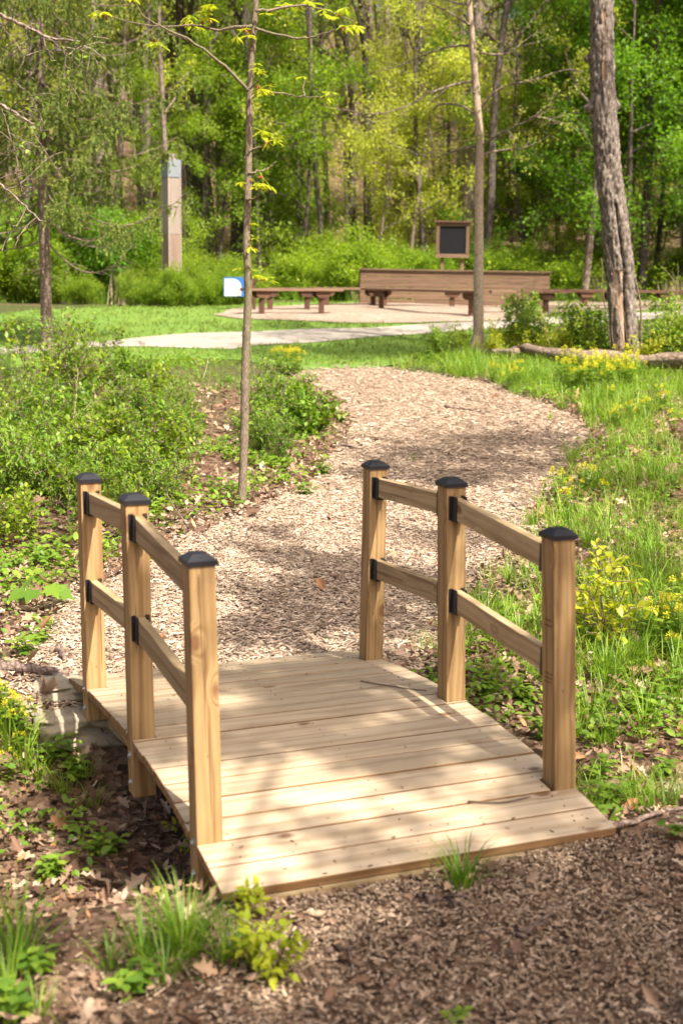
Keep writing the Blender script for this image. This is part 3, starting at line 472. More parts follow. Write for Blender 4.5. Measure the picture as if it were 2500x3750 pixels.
for s_ in 'LR':
    for i in (1, 2, 3):
        zb = -.235 if i != 3 else -.20
        p0, p1 = bridge_pt(s_, i, zb), bridge_pt(s_, i, ZT[i])
        po = beam('post', p0, p1, PA, PA, M['post'], br, up=(0, 1, 0), bev=.003)
        posts[(s_, i)] = po
        Mi = po.matrix_basis.inverted()
        c = bpy.data.objects.new('post_cap', capme); COL.objects.link(c); c.parent = po
        t = bridge_pt(s_, i, ZT[i]+.004); c.matrix_basis = Mi @ Matrix.Translation(t)
        for bz in (-.075, -.185):
            b = bpy.data.objects.new('bolt', boltme); COL.objects.link(b); b.parent = po
            sgn = -1 if s_ == 'L' else 1
            q = bridge_pt(s_, i, bz if i != 3 else bz*.8, dx=sgn*PA/2*1.0)
            b.matrix_basis = Mi @ (Matrix.Translation(q) @ Matrix.Rotation(0 if sgn < 0 else PI, 4, 'Z'))
g = Geo()
for lz in (.565, .545, .365, .349, .333):
    for k in range(6):
        a = -.026+.0085*k+.001*(k % 3); h_ = .004+.003*((k*7+int(lz*1000)) % 3)/2
        g.box((lz+.235, -.0454, a), (lz+.235+h_, -.0443, a+.0055))
g.build('ink_stamp', [M['ink']], posts[('R', 1)])['kind'] = 'stuff'
def bracket_mesh():
    """U shaped black rail hanger; local x points out of the post along the rail, z up, origin at the rail's foot centre"""
    g = Geo(); w = .0195; t = .006; h = .096; dp = .046
    for sg in (-1, 1):
        g.box((0, sg*w if sg > 0 else -w-t, -.004), (dp, w+t if sg > 0 else -w, h))
        g.box((0, w+t if sg > 0 else -w-t-.010, -.004), (.006, w+t+.010 if sg > 0 else -w-t, h))
        for z in (.016, .075):
            p = np.array([(.024, sg*(w+t), z), (.024, sg*(w+t+.003), z)]); g.tube(p, [.0045, .0035], 8, mat=0)
    g.box((0, -w-t, -.008), (dp, w+t, -.004))
    return g.mesh('rail_bracket')
brme = bracket_mesh(); brme.materials.append(M['black']); brme.materials.append(M['steel'])
for s_ in 'LR':
    for a, b in ((3, 2), (2, 1)):
        for off in (.054, .447):
            za, zb = ZT[a]-off-.0445, ZT[b]-off-.0445
            P0 = bridge_pt(s_, a, za, dy=-PA/2-.0008); P1 = bridge_pt(s_, b, zb, dy=PA/2+.0008)
            r = beam('rail', P0, P1, .038, .089, M['rail'], br, bev=.004)
            Mi = r.matrix_basis.inverted()
            for q, sg in ((P0, -1), (P1, 1)):
                k = bpy.data.objects.new('rail_bracket', brme); COL.objects.link(k); k.parent = r
                rot = Matrix.Rotation(-PI/2 if sg < 0 else PI/2, 4, 'Z')
                k.matrix_basis = Mi @ (Matrix.Translation(q+Vector((0, 0, -.0445))) @ rot)
# deck planks; three are notched round the posts
def plank_mesh(y0, y1, x0, x1, notch):
    t = .036; bm = bmesh.new()
    if notch is None: out = [(x0, y0), (x1, y0), (x1, y1), (x0, y1)]
    else:
        a, b = notch; n = PA+.006
        a = max(a, y0); 
        out = [(x0, y0)] if a-y0 > .002 else []
        out = []
        if a-y0 > .004: out += [(x0, y0), (x1, y0), (x1, a), (x1-n, a)]
        else: out += [(x0+n, y0), (x1-n, y0)]
        if b < y1-.004: out += [(x1-n, b), (x1, b), (x1, y1), (x0, y1), (x0, b), (x0+n, b)]
        else: out += [(x1-n, y1), (x0+n, y1)]
        if a-y0 > .004: out += [(x0+n, a), (x0, a)]
    vs_ = [bm.verts.new((x, y, 0)) for x, y in out]; f = bm.faces.new(vs_)
    r = bmesh.ops.extrude_face_region(bm, geom=[f]); up_ = [e for e in r['geom'] if isinstance(e, bmesh.types.BMVert)]
    for v in up_: v.co.z -= t
    bmesh.ops.recalc_face_normals(bm, faces=list(bm.faces))
    top = [e for e in bm.edges if abs(e.verts[0].co.z-e.verts[1].co.z) < 1e-6]
    bmesh.ops.bevel(bm, geom=top, offset=.0055, segments=2, affect='EDGES', profile=.55)
    for f in bm.faces:
        f.material_index = 0 if f.normal.z > .8 else 1
    me = bpy.data.meshes.new('plank'); bm.to_mesh(me); bm.free(); return me
Y0 = -1.203; PIT = .1428; NP = 17
scr = Geo()
for k in range(NP):
    y0 = Y0+k*PIT; y1 = y0+PIT-.006; yc = (y0+y1)/2
    notch = None
    for i in (1, 2, 3):
        if y0 < PY[i]+.02 and y1 > PY[i]-.02: notch = (PY[i]-PA/2-.004-yc, PY[i]+PA/2+.004-yc)
    jl, jr = random.uniform(-.004, .004), random.uniform(-.004, .004)
    me = plank_mesh(y0-yc, y1-yc, -W2+jl, W2+jr, notch)
    o = link('plank', me, br, [M['deck'], M['deckside']])
    o.location = (0, yc, zdeck(yc)+random.uniform(-.002, .002)); o.rotation_euler = (math.atan(-.154*yc)+random.uniform(-.004, .004), random.uniform(-.0015, .0015), random.uniform(-.002, .002))
    for sx_ in (-W2+.115, 0, W2-.115):
        for dy in (-.038, .036):
            p = np.array([(sx_+random.uniform(-.006, .006), yc+dy, zdeck(yc+dy)+.0012)]); q = p[0]
            scr.tube([q-(0, 0, .004), q+(0, 0, .0006)], [.0030, .0030], 7)
dbs = Geo(); rd = np.random.default_rng(88)
for k in range(110):
    x = rd.uniform(-W2+.02, W2-.02); y = rd.uniform(-1.18, 1.2); L = rd.uniform(.004, .02); a = rd.uniform(0, 3.1)
    if k < 60: y = rd.choice([-1.1, 1.1])+rd.normal(0, .12); y = float(np.clip(y, -1.19, 1.2))
    dd = np.array([[math.cos(a), math.sin(a), 0]]); F_ = frames(dd, np.array([[0, 0, 1.]]), np.array([[L*.35, L, .002]]))
    dbs.tile(CHIP, np.array([[x, y, zdeck(y)+.001]]), F_[:, :, [1, 0, 2]], 0, rd.random(1)*.5)
dbs.build('deck_debris', [M['chips']], br)['kind'] = 'stuff'
s = scr.build('deck_screws', [M['ink']], br); s['kind'] = 'stuff'
# arched stringers under the deck, cross boards at both ends
for xo in (-W2+PA+.022, 0.0, W2-PA-.022):
    g = Geo(); n = 24; V = []; yy = np.linspace(-1.16, 1.18, n+1)
    for y in yy:
        zt = zdeck(y)-.039; zb = max(zt-.15, -.33 if abs(y) < .9 else zt-.15)
        V += [(xo-.019, y, zt), (xo+.019, y, zt), (xo+.019, y, zb), (xo-.019, y, zb)]
    F = []
    for k in range(n):
        for j in range(4): F.append((k*4+j, k*4+4+j, k*4+4+(j+1) % 4, k*4+(j+1) % 4))
    F += [(3, 2, 1, 0), (n*4, n*4+1, n*4+2, n*4+3)]
    V = np.array(V); V2 = V[:, [1, 0, 2]].copy(); V2[:, 1] *= -1      # grain runs along local x
    g.add(V2, np.concatenate([np.array(f) for f in F]), [4]*len(F), smooth=False)
    o = g.build('stringer', [M['rail']], br); o.rotation_euler = (0, 0, PI/2)
beam('end_board', (-W2+.13, -1.175, zdeck(1.18)-.082), (W2-.1, -1.175, zdeck(1.18)-.082), .036, .085, M['rail'], br)
beam('end_board', (-W2+.13, 1.195, zdeck(1.19)-.082), (W2-.1, 1.195, zdeck(1.19)-.082), .036, .085, M['rail'], br)

# ------------------------------------------------------------------ benches, backrest wall, board, tower, sign
GZ = lambda x, y: float(ground_z(x, y))
def bench(pa, pb, legs, zt, label, m=None, planks=2, wid=.15, ext=(.25, .25), group='benches of the gathering ring'):
    a = Vector((pa[0], pa[1], 0)); b = Vector((pb[0], pb[1], 0)); d = (b-a).normalized(); n = Vector((-d.y, d.x, 0))
    a2 = a-d*ext[0]; b2 = b+d*ext[1]
    root = tag(empty('bench', (a.x, a.y, GZ(a.x, a.y))), label, 'bench', group)
    O = Vector(root.location); m = m or M['stain']
    for k in range(planks):
        off = n*((k-(planks-1)/2)*(wid+.012))
        p0 = a2+off; p1 = b2+off; p0.z = p1.z = zt-.025
        beam('seat_plank', p0-O, p1-O, wid, .05, m, root, bev=.006)
    for t in legs:
        c = a.lerp(b, t); gz = GZ(c.x, c.y)
        lg = beam('leg', Vector((c.x, c.y, gz-.06))-O, Vector((c.x, c.y, zt-.052))-O, .115, .115, M['darktimber'], root, up=(0, 1, 0), bev=.006)
        for sg in (-1, 1):
            q0 = c-d*.17+n*(sg*.082); q1 = c+d*.17+n*(sg*.082); q0.z = q1.z = zt-.12
            bm = bmesh.new()
            out = [(-.17, .065), (.17, .065), (.17, -.02), (.10, -.075), (-.10, -.075), (-.17, -.02)]
            vv = [bm.verts.new((x, 0, z)) for x, z in out]; f = bm.faces.new(vv)
            r = bmesh.ops.extrude_face_region(bm, geom=[f])
            for v in r['geom']:
                if isinstance(v, bmesh.types.BMVert): v.co.y += .04
            for v in bm.verts: v.co.y -= .02
            bmesh.ops.recalc_face_normals(bm, faces=list(bm.faces)); me = bpy.data.meshes.new('cleat'); bm.to_mesh(me); bm.free()
            o = link('cleat', me, root, [M['darktimber']]); cc = c+n*(sg*.079); cc.z = zt-.117
            o.location = cc-O; o.rotation_euler = (0, 0, math.atan2(d.y, d.x))
    return root
bench((-1.674, 27.67), (-.476, 28.43), (0, 1), 1.645, 'frontmost low brown bench left of the backrest wall, ending behind the slim sapling', ext=(.42, .45))
bench((-1.60, 29.39), (-.806, 29.65), (0, 1), 1.645, 'short low bench just behind the front left bench of the ring', ext=(.1, .5))
bench((-.409, 31.3), (.672, 31.9), (0, 1), 1.645, 'low bench whose right end reaches the left end of the backrest wall', ext=(.4, .3))
bench((.828, 30.5), (2.627, 28.2), (0, 1), 1.650, 'low bench slanting forward from the left of the backrest wall to the slim grey trunk', ext=(.55, .35))
bench((.85, 31.6), (4.50, 31.5), (.02, .45, .98), 1.645, 'long low bench close in front of the brown backrest wall', ext=(.1, .3))
bench((3.3, 29.0), (4.38, 29.53), (.98,), 1.650, 'low bench at the right end of the backrest wall', ext=(.3, .55))
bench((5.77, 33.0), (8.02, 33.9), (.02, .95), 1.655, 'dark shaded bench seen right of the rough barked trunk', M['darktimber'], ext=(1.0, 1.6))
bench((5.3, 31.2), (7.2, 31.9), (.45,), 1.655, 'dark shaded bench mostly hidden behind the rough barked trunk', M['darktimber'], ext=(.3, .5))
# backrest wall
YW = 32.4
wl = tag(empty('backrest_wall', (.37, YW, GZ(2.5, YW))), 'long brown plank backrest wall standing behind the ring of benches', 'backrest wall')
O = Vector(wl.location); xa, xb = .365, 4.85; zt = 2.066; hts = [.125, .125, .125, .125, .02, .14, .13]
z = zt-.012
for k, h in enumerate([.135, .135, .125, .135, .125, .135]):
    if k in (0, 1, 2, 3, 5, 4):
        for (x0, x1) in (((xa, xb),) if k != 5 else ((xa+.0, 1.65), (1.66, xb-.02))):
            beam('plank', Vector((x0, YW+random.uniform(-.003, .003), z-h/2))-O, Vector((x1, YW, z-h/2-.02))-O, .04, h-.008, M['stain'], wl, bev=.005)
    z -= h
beam('cap_board', Vector((xa-.04, YW, zt+.006))-O, Vector((xb+.04, YW, zt-.014))-O, .14, .035, M['stain'], wl, bev=.004)
for x in (xa+.02, 1.55, 3.1, xb-.06):
    beam('back_post', Vector((x, YW+.075, GZ(x, YW)-.1))-O, Vector((x, YW+.075, zt-.025))-O, .09, .09, M['darktimber'], wl, up=(0, 1, 0))
# blackboard on two posts
YS = 34.2
sg = tag(empty('notice_board', (2.68, YS, GZ(2.68, YS))), 'square brown framed board with a blank black panel on two posts behind the benches', 'notice board')
O = Vector(sg.location); k_ = YS/33.0
x0, x1, zb, zt = 2.25, 3.095, 2.385, 3.24
for (a, b, ww) in (((x0, zb+.045), (x1, zb+.045), 0), ((x0, zt-.045), (x1, zt-.045), 0)):
    beam('frame_rail', Vector((a[0], YS, a[1]))-O, Vector((b[0], YS, b[1]))-O, .08, .09, M['stain'], sg)
for x in (x0+.05, x1-.05):
    beam('frame_stile', Vector((x, YS, zb+.092))-O, Vector((x, YS, zt-.092))-O, .08, .10, M['stain'], sg, up=(0, 1, 0))
beam('roof_board', Vector((x0-.06, YS, zt+.022))-O, Vector((x1+.06, YS, zt+.022))-O, .2, .04, M['darktimber'], sg)
g = Geo(); g.box((x0+.10-O.x, -.012, zb+.09-O.z), (x1-.10-O.x, .012, zt-.09-O.z)); g.build('black_panel', [M['slate']], sg)
for x in (2.43, 2.93):
    beam('post', Vector((x, YS+.085, GZ(x, YS)-.1))-O, Vector((x, YS+.085, zb+.3))-O, .085, .085, M['stain'], sg, up=(0, 1, 0))
# bird tower
YT = 31.0
tw = tag(empty('bird_tower', (-3.93, YT+.16, GZ(-3.93, YT+.16)), math.radians(36)), 'tall square wooden bird tower with a grey metal top standing on thin metal legs', 'tower')
zg = tw.location.z; hw = .145
def tbox(name, h, z0, z1, m, dx=0, dy=0):
    g = Geo(); g.box((dx-h, dy-h, z0-zg), (dx+h, dy+h, z1-zg)); me = g.mesh(name)
    o = link(name, me, tw, [m]); return o
for sgx, sgy in ((-1, 0), (1, 0), (0, -1), (0, 1)):
    for (z0, z1, e) in ((1.975, 2.79, 0), (2.795, 4.06, .004)):
        # two boards a face, one above the other
        c = (hw-.009+e); x, y = sgx*c, sgy*c
        wd = 2*hw if sgx == 0 else 2*hw-.04
        p0 = (x, y, z0-zg); p1 = (x, y, z1-zg)
        beam('siding_board', p0, p1, wd if sgx == 0 else .018, .018 if sgx == 0 else wd, M['cedar_low' if e == 0 else 'cedar'], tw, up=(0, 1, 0), bev=.002)
for sx_ in (-1, 1):
    for sy_ in (-1, 1):
        beam('corner_trim', (sx_*(hw+.004), sy_*(hw+.004), 1.96-zg), (sx_*(hw+.004), sy_*(hw+.004), 4.06-zg), .03, .03, M['cedar'], tw, up=(0, 1, 0))
        g = Geo(); g.box((sx_*(hw-.05)-.015, sy_*(hw-.05)-.015, -.1), (sx_*(hw-.05)+.015, sy_*(hw-.05)+.015, 1.99-zg)); g.build('metal_leg', [M['bark_dark']], tw)
tbox('metal_top', hw+.02, 4.045, 4.425, M['flash']); tbox('chimney_box', .09, 4.42, 4.56, M['cedar'])
# interpretive sign, blue and white
YB = 29.0
bs_ = tag(empty('information_sign', (-2.25, YB, GZ(-2.25, YB)), math.radians(6)), 'small blue and white picture sign beside the left bench', 'sign')
zg2 = bs_.location.z
def panel(name, x0, x1, z0, z1, y, t, m):
    g = Geo(); g.box((x0+2.25, y-t, z0-zg2), (x1+2.25, y, z1-zg2)); return g.build(name, [m], bs_)
panel('sign_panel', -2.555, -2.02, 1.455, 1.855, .02, .02, M['blue'])
g = Geo(); pts = []
for a in np.linspace(0, PI/2, 9): pts.append((-2.36+2.25+.17*math.sin(a), 1.655-zg2+.165*math.cos(a)))
out = [(-2.54+2.25, 1.465-zg2), (-2.27+2.25, 1.465-zg2), (-2.27+2.25, 1.60-zg2)]+pts[::-1]+[(-2.54+2.25, 1.82-zg2)]
n = len(out); V = [(x, -.004, z) for x, z in out]+[(x, -.001, z) for x, z in out]
g.add(V, list(range(n))+list(range(2*n-1, n-1, -1)), [n, n], smooth=False); g.build('white_print', [M['white']], bs_)
panel('cream_print', -2.25, -2.19, 1.47, 1.64, -.003, .004, M['cream'])
g = Geo(); g.tube([(-2.10+2.25, -.002, 1.62-zg2), (-2.10+2.25, -.006, 1.62-zg2)], [.05, .05], 12); g.build('brown_print', [M['stain']], bs_)
for x in (-2.0, -1.915):
    beam('sign_post', (x+2.25, .06, -.1), (x+2.25, .06, (1.86 if x > -1.95 else 1.55)-zg2), .07, .07, M['darktimber'], bs_, up=(0, 1, 0))
# ------------------------------------------------------------------ trees
def wander(p, d, L, n, wob, up, rng):
    pts = [np.array(p, float)]; d = np.array(d, float); d /= np.linalg.norm(d)
    for i in range(n):
        d = d+rng.normal(0, wob, 3); d[2] += up; d /= np.linalg.norm(d)
        pts.append(pts[-1]+d*L/n)
    return np.array(pts)
def side_dir(d, ang, rng):
    a = rng.normal(size=3); a -= a.dot(d)*d; a /= np.linalg.norm(a)
    return d*math.cos(ang)+a*math.sin(ang)
def grow(p, d, L, r, lvl, P, g, anchors, rng):
    n = P['n'][lvl]; pts = wander(p, d, L, n, P['wob'][lvl], P['up'][lvl], rng)
    rad = r*(1-np.linspace(0, 1, n+1)*P.get('taper', .85))
    g.tube(pts, np.maximum(rad, .003), P['sides'][lvl], 0, rng.random(), cap=False)
    last = lvl == len(P['n'])-1
    if last or lvl >= P['leaf_from']:
        for i in range(1, n+1): anchors.append((pts[i], pts[i]-pts[i-1]))
    if last: return
    nb = P['nb'][lvl]
    for k in range(nb):
        t = P['t0'][lvl]+(1-P['t0'][lvl])*(k+rng.random())/nb; f = t*n; i = min(n-1, int(f)); q = pts[i]+(pts[i+1]-pts[i])*(f-i)
        dd = pts[i+1]-pts[i]; dd /= np.linalg.norm(dd)
        ang = math.radians(rng.uniform(*P['ang'][lvl])); nd = side_dir(dd, ang, rng)
        grow(q, nd, L*P['len'][lvl]*rng.uniform(.7, 1.15)*(1-.45*t*P.get('cone', 1)), max(.004, r*(1-t*.8)*.55), lvl+1, P, g, anchors, rng)
def leaves_on(anchors, per, size, spread, tpl, g, rng, mat=0, up=.7, droop=0.0):
    A = np.array([a[0] for a in anchors]); Dn = np.array([a[1] for a in anchors]); Dn /= np.linalg.norm(Dn, axis=1)[:, None]+1e-9
    A = np.repeat(A, per, 0); Dn = np.repeat(Dn, per, 0); n = len(A)
    loc = A+rng.normal(size=(n, 3))*spread-Dn*rng.random((n, 1))*spread*1.5
    d = Dn*.5+rng.normal(size=(n, 3))*.7; d[:, 2] -= droop
    nr = rng.normal(size=(n, 3))*(1-up)+np.array([0, 0, up])
    s = size*rng.uniform(.6, 1.25, n)
    clump = rng.random(len(anchors)); rnd = np.clip(np.repeat(clump, per)*.5+rng.random(n)*.5, 0, 1)
    g.tile(tpl, loc, frames(d, nr, s), mat, rnd)
def tree_kind(seed, H, r, P, per, size, spread, tpl=LEAF4, lean=.03):
    rng = np.random.default_rng(seed); g = Geo(); an = []
    grow((0, 0, -.15), (rng.normal(0, lean), rng.normal(0, lean), 1), H, r, 0, P, g, an, rng)
    c = Geo(); leaves_on(an, per, size, spread, tpl, c, rng)
    return g.mesh('trunk'), c.mesh('crown')
TALL = dict(n=[12, 6, 4, 3], wob=[.03, .13, .2, .25], up=[.01, .06, .03, .0], sides=[9, 5, 4, 3], nb=[20, 6, 4], t0=[.22, .2, .2], ang=[(45, 85), (30, 70), (30, 70)], len=[.24, .45, .5], leaf_from=2)
BARE = dict(n=[12, 6, 4, 3], wob=[.035, .12, .2, .25], up=[.01, .1, .04, .0], sides=[9, 5, 4, 3], nb=[13, 5, 4], t0=[.35, .2, .2], ang=[(30, 65), (30, 70), (30, 70)], len=[.28, .45, .5], leaf_from=3)
UNDER = dict(n=[8, 6, 4, 3], wob=[.06, .16, .2, .25], up=[.0, .04, .0, .0], sides=[7, 5, 4, 3], nb=[15, 6, 4], t0=[.1, .15, .2], ang=[(45, 85), (30, 75), (30, 70)], len=[.42, .45, .5], leaf_from=2, cone=.8)
kinds = {}
def kind(name, seed, H, r, P, per, size, spread, bark_, leaf_):
    t, c = tree_kind(seed, H, r, P, per, size, spread); t.materials.append(M[bark_]); c.materials.append(M[leaf_]); kinds[name] = (t, c)
kind('tall_a', 1, 16, .19, TALL, 7, .10, .15, 'bark_grey', 'tree_mid')
kind('tall_b', 2, 17, .15, TALL, 4, .09, .16, 'bark_grey', 'tree_yellow')
kind('tall_c', 3, 15, .17, TALL, 9, .105, .15, 'bark_dark', 'tree_deep')
kind('bare_a', 4, 17, .22, BARE, 5, .09, .10, 'bark_grey', 'tree_yellow')
kind('bare_b', 5, 16, .13, BARE, 5, .09, .12, 'bark_dark', 'tree_yellow')
kind('bare_c', 6, 18, .26, BARE, 6, .09, .12, 'bark_dark', 'tree_mid')
POLE = dict(n=[14, 5, 3, 3], wob=[.03, .12, .2, .25], up=[.01, .08, .02, .0], sides=[7, 4, 3, 3], nb=[10, 4, 3], t0=[.25, .25, .2], ang=[(35, 80), (30, 70), (30, 70)], len=[.16, .5, .5], leaf_from=3)
kind('pole_a', 21, 15, .085, POLE, 10, .085, .13, 'bark_dark', 'tree_yellow')
kind('pole_b', 22, 16, .105, POLE, 9, .085, .13, 'bark_grey', 'tree_yellow')
kind('pole_c', 23, 12, .06, POLE, 10, .08, .13, 'bark_dark', 'tree_mid')
kind('under_a', 7, 6.5, .06, UNDER, 6, .085, .13, 'bark_grey', 'tree_yellow')
kind('under_b', 8, 7.5, .07, UNDER, 9, .09, .13, 'bark_dark', 'tree_mid')
kind('under_c', 9, 8.5, .08, UNDER, 12, .10, .15, 'bark_dark', 'tree_deep')
BUSH = dict(n=[5, 4, 3], wob=[.12, .2, .25], up=[.03, .03, .0], sides=[4, 3, 3], nb=[7, 4], t0=[.1, .15], ang=[(30, 75), (30, 75)], len=[.45, .5], leaf_from=1)
def bush_kind(seed, H, stems, P, per, size, spread, tpl, bark_, leaf_, fan=.55):
    rng = np.random.default_rng(seed); g = Geo(); an = []
    for k in range(stems):
        a = rng.uniform(0, 2*PI); f = fan*rng.uniform(.2, 1)
        grow((.12*H*math.cos(a)*rng.random(), .12*H*math.sin(a)*rng.random(), -.03), (f*math.cos(a), f*math.sin(a), 1), H*rng.uniform(.65, 1.05), .012*H, 0, P, g, an, rng)
    an = [q for q in an if q[0][2] > .08*H]
    c = Geo(); leaves_on(an, per, size, spread, tpl, c, rng, up=.75)
    t, c = g.mesh('stems'), c.mesh('foliage'); t.materials.append(M[bark_]); c.materials.append(M[leaf_]); return t, c
bushes = {}
for k in range(3):
    bushes['near%d' % k] = bush_kind(30+k, 1.0, 7, BUSH, (1, 2, 2)[k], (.062, .042, .055)[k], .035, (LEAF6, LEAF6, LONGLEAF)[k], 'twigs', ('shrub', 'weed', 'tree_deep')[k])
    bushes['low%d' % k] = bush_kind(40+k, .50, 7, BUSH, (1, 2, 1)[k], (.055, .045, .07)[k], .03, (LEAF6, LONGLEAF, LEAF6)[k], 'twigs', ('shrub', 'weed', 'weed')[k], fan=.9)
    bushes['edge%d' % k] = bush_kind(50+k, 2.4, 12, BUSH, 13, .085, .16, LEAF4, 'twigs', ('tree_mid', 'shrub', 'tree_deep')[k], fan=.8)
    bushes['mid%d' % k] = bush_kind(60+k, .9, 7, BUSH, 2, .065, .05, LEAF6, 'twigs', ('weed', 'shrub', 'lime')[k])
def plant(name, pair, x, y, s, rz, label, cat, group, parts=('trunk', 'crown'), sz=None):
    r = tag(empty(name, (x, y, GZ(x, y)), rz), label, cat, group); r.scale = (s, s, sz or s)
    for me, nm in zip(pair, parts):
        o = bpy.data.objects.new(nm, me); COL.objects.link(o); o.parent = r
    return r
rt = random.Random(3)
def forest():
    lab = {'tall_a': 'tall mid green tree', 'tall_b': 'tall yellow green tree', 'tall_c': 'tall dark green tree', 'bare_a': 'thick grey trunk barely in leaf', 'bare_b': 'slim dark trunk barely in leaf',
           'bare_c': 'thickest dark trunk barely in leaf', 'pole_a': 'slender dark poled tree', 'pole_b': 'slender grey poled tree', 'pole_c': 'thin green sapling tree',
           'under_a': 'small yellow green tree', 'under_b': 'small mid green tree', 'under_c': 'small deep green tree'}
    def where(x, y):
        f = x/y; side = 'behind the spruce' if f < -.17 else 'behind the wooden tower' if f < -.08 else 'behind the left benches' if f < .01 else 'behind the backrest wall' if f < .13 else 'behind the rough trunk'
        row = 'front of wood' if y < 40.5 else 'second row' if y < 45 else 'mid wood' if y < 51 else 'far wood' if y < 60 else 'deep wood'
        return row, side
    def put(k, x, y, s):
        row, side = where(x, y)
        plant('forest_tree' if not k.startswith('under') else 'understory_tree', kinds[k], x, y, s, rt.uniform(0, 6.28), '%s, %s, %s' % (lab[k], row, side), 'tree', 'trees of the spring wood')
    # rows of the wood
    for row, (y0, n, ks) in enumerate([(37, 24, ['pole_a', 'pole_b', 'under_a', 'bare_b', 'pole_c', 'bare_b', 'pole_a']), (42, 34, ['under_a', 'pole_c', 'pole_a', 'bare_b', 'under_a', 'pole_b', 'tall_b', 'bare_a']), (48, 34, ['bare_a', 'tall_b', 'pole_a', 'pole_b', 'under_a']),
                                        (55, 34, ['bare_a', 'pole_a', 'pole_b', 'bare_b', 'under_a']), (64, 30, ['tall_b', 'pole_a', 'bare_a', 'pole_b']), (75, 25, ['tall_b', 'tall_a', 'tall_c']), (88, 26, ['tall_a', 'tall_b', 'tall_c'])]):
        half = .27*y0+3
        for i in range(n):
            x = -half+2*half*(i+rt.random())/n; y = y0+rt.uniform(-2.5, 2.5); f = x/y; k = rt.choice(ks)
            if row == 0 and -3 < x < 6: y = max(y, 38.2)
            if row < 4:
                if f > .13 and rt.random() < .55: k = rt.choice(['under_c', 'tall_c', 'tall_a', 'under_c'])
                elif -.16 < f < -.03 and rt.random() < .3: k = rt.choice(['tall_c', 'under_b', 'under_b', 'tall_a'])
            put(k, x, y, rt.uniform(.85, 1.15))
    # trunks that can be picked out by eye
    for k, x, y, s in [('bare_c', -3.25, 40.5, .95), ('bare_a', -2.95, 41.6, .8), ('bare_c', -4.35, 41.0, .75), ('bare_b', -4.1, 41.3, 1.0), ('bare_a', .9, 43, .9), ('bare_b', .3, 42, 1.0), ('bare_a', 5.9, 44, 1.0), ('bare_a', -6.9, 39.5, 1.0), ('bare_a', -6.0, 41, .8), ('bare_b', 1.6, 45, 1.2), ('tall_c', 9.0, 36.5, .95), ('under_c', 7.6, 36.2, 1.1), ('under_c', 9.6, 38, 1.2), ('under_b', -3.6, 38.5, .8), ('under_b', -2.3, 40, .9), ('under_b', -5.2, 38.2, .8)]:
        put(k, x, y, s)
forest()
# shrubs along the wood's edge
eg = ['bright green shrub', 'yellow green shrub', 'dark dense shrub']
for i, (x, y, s, k) in enumerate([(-8.4, 33.0, 1.0, 0), (-7.3, 32.6, .95, 0), (-6.4, 33.4, 1.1, 2), (-5.7, 32.6, .95, 2), (-6.9, 31.6, .55, 1), (-5.1, 33.9, .8, 1), (-8.9, 31.2, .7, 0), (-4.7, 31.9, .38, 1), (-3.9, 32.3, .42, 0), (-3.3, 32.2, .45, 1), (-2.9, 33.2, .6, 0),
        (-2.3, 32.6, .42, 1), (-1.6, 34.4, .55, 1), (-.9, 35.2, .62, 0), (-.35, 35.0, 1.0, 0), (.3, 35.4, .75, 0), (.95, 35.2, .95, 0), (1.5, 35.8, .75, 1), (1.9, 36.4, .7, 0), (3.6, 36.5, .7, 1), (4.4, 37, .85, 0), (5.2, 37.5, .8, 1), (6.2, 37.2, .8, 0), (7.2, 37.8, .75, 1), (8.2, 38.2, .8, 0), (9.2, 37.2, .8, 1), (10, 37.6, .8, 2), (-.4, 37.5, .9, 1), (-4.6, 35.5, .8, 0), (-9.5, 34, 1.1, 2), (-5.9, 30.9, .33, 0), (2.9, 37.4, .8, 2), (-4.35, 30.55, .32, 0), (-3.9, 30.5, .36, 1), (-3.45, 30.6, .36, 0), (-2.95, 31.0, .40, 0), (-2.5, 31.6, .42, 1), (-4.8, 30.7, .3, 1)]):
    side = ('left of the wooden tower' if x < -4.2 else 'between tower and sign' if x < -2.0 else 'behind the low benches, left of the wall' if x < .5 else 'behind the backrest wall' if x < 4.8 else 'behind the rough barked trunk')
    plant('edge_shrub', bushes['edge%d' % k], x, y, s, rt.uniform(0, 6), '%s %s, %s' % (('small', 'middling', 'large')[0 if s < .6 else 1 if s < .9 else 2], eg[k], side), 'shrub', 'shrubs at the edge of the wood', ('stems', 'foliage'), sz=s*(.72 if x > -4.8 and s > .5 else 1))
# straw coloured dead stems below the tower
def straw_clump(x, y, h, n, seed, label, group='clumps of dry straw stems'):
    rng = np.random.default_rng(seed); g = Geo()
    a = rng.uniform(0, 2*PI, n); f = rng.uniform(0, .5, n); L = h*rng.uniform(.5, 1.1, n)
    d = np.stack([f*np.cos(a), f*np.sin(a), np.ones(n)], 1); loc = np.stack([rng.normal(0, h*.18, n), rng.normal(0, h*.18, n), np.zeros(n)], 1)
    nr = np.stack([np.cos(a), np.sin(a), np.zeros(n)], 1)+.01
    g.tile(BLADE, loc, frames(d, nr, np.stack([np.full(n, h*.02), L, L*.4], 1)), 0)
    o = g.build('dry_stem_clump', [M['straw']]); o.location = (x, y, GZ(x, y)); tag(o, label, 'dry plant', group)
straw_clump(-5.0, 31.6, 1.0, 70, 1, 'clump of dry straw stems standing left below the wooden tower')
straw_clump(-4.4, 31.2, .6, 40, 2, 'low dry straw clump between shrub and tower')
straw_clump(5.0, 35.6, .8, 70, 3, 'dry straw stems right behind the backrest wall'); straw_clump(6.6, 35.8, .8, 70, 4, 'dry straw stems behind the rough barked trunk'); straw_clump(8.6, 35.9, .8, 60, 5, 'dry straw stems at the far right wood edge')
straw_clump(.2, 34.2, .7, 50, 6, 'dry straw stems left behind the end of the backrest wall')

